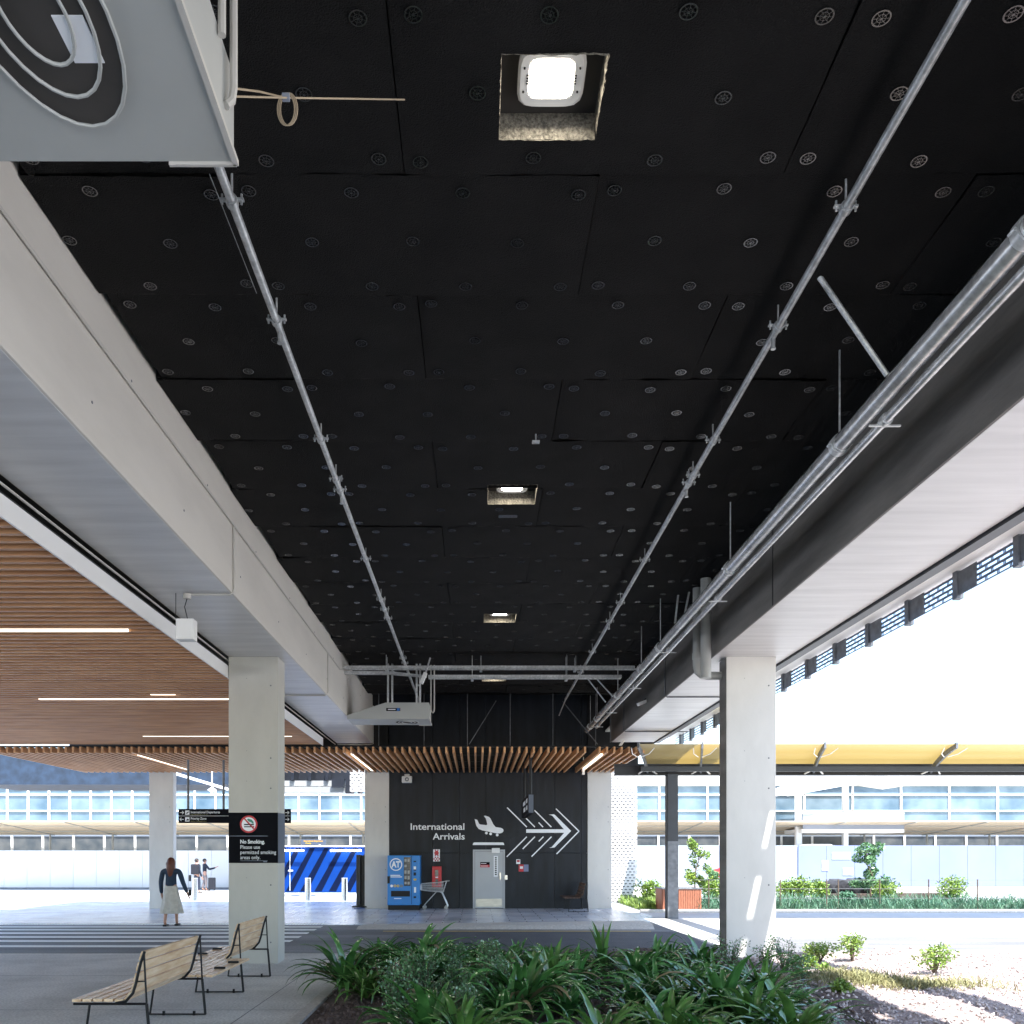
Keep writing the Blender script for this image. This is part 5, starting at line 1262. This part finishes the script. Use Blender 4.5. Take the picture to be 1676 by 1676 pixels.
def person(loc, rz, H, label, top, legs, hair, pose=None, skirt=None, longhair=False, walk=.18, armr=None, arml=None):
    """built facing +Y (away), at local origin, height 1.7 then scaled"""
    t = thing('person', label, 'person', loc); t.rotation_euler = (0,0,rz); k = H/1.7; t.scale = (k,k,k)
    ar = armr or [(.20,0,1.36),(.25,-.03,1.10),(.27,.06,.86),(.27,.10,.77)]
    al = arml or [(-.20,0,1.36),(-.25,.0,1.10),(-.26,.08,.87),(-.26,.12,.78)]
    J = [(0,0,.93),(0,.0,1.10),(0,.01,1.28),(0,.0,1.40),(0,.0,1.47),(0,.015,1.53),(0,.02,1.60),(0,.01,1.67)]
    Rr = [(.145,.10),(.125,.09),(.155,.095),(.12,.075),(.055,.055),(.07,.08),(.078,.092),(.05,.06)]
    E = [(0,1),(1,2),(2,3),(3,4),(4,5),(5,6),(6,7)]
    def chain(st, pts, rs):
        p = st
        for q_, r in zip(pts, rs): J.append(q_); Rr.append(r); E.append((p, len(J)-1)); p = len(J)-1
        return p
    for A in (ar, al):
        e = chain(3, A, [.058,.044,.034,.028]); w_ = Vector(A[-1]); d = (w_-Vector(A[-2])).normalized()
        h_ = chain(e, [tuple(w_+d*.06)], [(.036,.018)])
        for f in range(4):
            o_ = Vector((0, (f-1.5)*.02, 0)); chain(h_, [tuple(w_+d*.10+o_), tuple(w_+d*(.15-.008*abs(f-1.3))+o_+Vector((0,.012,0)))], [.0095,.008])
        chain(e, [tuple(w_+d*.04+Vector((0,.035,0))), tuple(w_+d*.08+Vector((0,.05,0)))], [.011,.009])
    for s, fw in ((1, walk), (-1, -walk)):
        e = chain(0, [(s*.09,.0,.86),(s*.10,fw*.55+.03,.48),(s*.10,fw-(.05 if fw<0 else 0),.10)], [.088,.056,.038])
        chain(e, [(s*.105,fw+.05,.035),(s*.11,fw+.15,.025)], [(.04,.032),(.034,.022)])
    skinbody(J, E, Rr, 'skin', 'body', t)
    # clothing as slightly wider shells
    J2 = [(0,0,.90),(0,0,1.10),(0,.01,1.28),(0,0,1.40)]; R2 = [(.16,.115),(.145,.11),(.17,.112),(.13,.085)]; E2 = [(0,1),(1,2),(2,3)]
    for A in (ar, al):
        b = len(J2); J2 += [A[0], A[1], A[2], tuple(Vector(A[2]).lerp(Vector(A[3]), .7))]; R2 += [.072,.060,.050,.04]; E2 += [(3,b),(b,b+1),(b+1,b+2),(b+2,b+3)]
    skinbody(J2, E2, R2, top, 'jacket', t)
    if skirt:
        mb = MB(); n = 40; rows = 9
        for i in range(rows+1):
            u = i/rows; z = 1.0-.68*u; rx = .150+.13*u; ry = .115+.15*u
            for j in range(n):
                a = 2*math.pi*j/n; f = 1+.09*u*math.sin(a*9+u*2)+.03*u*math.sin(a*5)
                mb.v.append((rx*f*math.cos(a)+.02*u, ry*f*math.sin(a)-.01*u, z))
        for i in range(rows):
            for j in range(n): mb.f.append((i*n+j, i*n+(j+1)%n, (i+1)*n+(j+1)%n, (i+1)*n+j))
        mb.build('skirt', skirt, t, world=False, smooth=True)
    else:
        J3 = [(0,0,.97),(0,0,.90)]; R3 = [(.15,.11),(.155,.115)]; E3 = [(0,1)]
        for s, fw in ((1, walk), (-1, -walk)):
            b = len(J3); J3 += [(s*.09,.0,.84),(s*.10,fw*.55+.03,.48),(s*.10,fw-(.05 if fw<0 else 0),.13)]; R3 += [.10,.074,.062]; E3 += [(1,b),(b,b+1),(b+1,b+2)]
        skinbody(J3, E3, R3, legs, 'trousers', t)
    mb = MB()
    bm = bmesh.new(); bmesh.ops.create_icosphere(bm, subdivisions=3, radius=1)
    for v in bm.verts:
        c = v.co; y = c.y; z = c.z
        v.co = Vector((c.x*.094, .0+c.y*.108-(.008), 1.615+c.z*.098))
        if y > .45 and z < .45: v.co.y = .07; v.co.z = max(v.co.z, 1.62)
        if z < -.2 and longhair and y < .4: v.co.z -= .30*min(1,(-z-.2)*1.6); v.co.y -= .035; v.co.x *= 1.25
    bm.verts.index_update(); mb.add([v.co[:] for v in bm.verts], [[v.index for v in f.verts] for f in bm.faces]); bm.free()
    mb.build('hair', hair, t, world=False, smooth=True)
    mb = MB()
    for s in (-1, 1): mb.bbox(s*.105-.045, s*.105+.045, (walk if s>0 else -walk)-.08, (walk if s>0 else -walk)+.19, 0, .045, .015)
    pass
    for s in (-1, 1):
        mb = MB(); mb.bbox(s*.105-.045, s*.105+.045, (walk if s>0 else -walk)-.08, (walk if s>0 else -walk)+.19, 0, .045, .015); mb.build('shoe', 'black', t, world=False)
    # face
    mb = MB()
    mb.tube([(0,.10,1.60),(0,.122,1.575),(0,.10,1.57)], [.008,.014,.010], 8)
    for s in (-1,1): mb.tube([(s*.09,.0,1.62),(s*.098,.0,1.60),(s*.09,.0,1.57)], [.008,.016,.008], 8)
    mb.build('nose_and_ears', 'skin', t, world=False, smooth=True)
    mb = MB()
    for s in (-1,1): mb.tube([(s*.032,.098,1.607),(s*.032,.106,1.607)], .008, 8)
    mb.box(-.022,.022,.100,.104,1.542,1.548)
    mb.build('eyes_and_mouth', 'black', t, world=False)
    return t
q = P(280, 1516, 22.2)
wm = person((q.x, 22.2, .004), R(4), 1.72, 'woman with long red hair, navy top and pale midi skirt walking away over the crossing', 'navy', 'skin', 'hair', skirt='skirt', longhair=True, walk=.14, armr=[(.20,0,1.36),(.29,-.02,1.10),(.36,.04,.88),(.39,.06,.80)])
q = P(306, 1459, 22.0)
mb = MB(); mb.bbox(q.x-.045, q.x+.03, 22.25, 22.27, q.z-.12, q.z+.04, .006); tag(mb.build('phone', 'black'), 'dark phone in the right hand of the red-haired woman', 'phone')
q = P(322, 1462, 41.5)
m1 = person((q.x, 41.5, 0), R(-35), 1.62, 'man in dark top with a backpack, nearer of the two far travellers', 'shirt', 'jeans', 'hairdark', walk=.06)
mb = MB(); mb.bbox(q.x-.17, q.x+.17, 41.12, 41.36, .88, 1.36, .06); tag(mb.build('backpack', 'pack'), 'dark backpack on the nearer far traveller', 'backpack')
mb = MB(); mb.bbox(q.x-.36, q.x-.25, 41.4, 41.5, .55, .85, .04); tag(mb.build('carry_bag', 'black'), 'small dark bag held low at the left of the nearer traveller', 'bag')
q = P(335, 1457, 44.2)
m2 = person((q.x, 44.2, 0), R(-60), 1.60, 'man in dark shirt and pale trousers pointing with his arm beside a suitcase', 'shirt', 'trousers', 'hairdark', walk=.05, armr=[(.20,0,1.36),(.26,.18,1.14),(.26,.44,1.20),(.26,.52,1.24)])
q = P(344, 1456, 44.2)
t = thing('suitcase', 'dark upright wheeled suitcase beside the pointing man', 'suitcase', (q.x, 44, 0))
mb = MB(); mb.bbox(q.x-.02, q.x+.30, 43.9, 44.15, .07, .66, .04); mb.build('shell', 'pack', t)
mb = MB(); mb.tube([(q.x+.04,44.1,.66),(q.x+.04,44.1,.95),(q.x+.22,44.1,.95),(q.x+.22,44.1,.66)], .01, 6); mb.build('handle', 'galv', t)
for dx in (.02, .26):
    mb = MB(); mb.tube([(q.x+dx,44.0,.035),(q.x+dx+.03,44.0,.035)], .035, 10); mb.build('wheel', 'rubber', t)
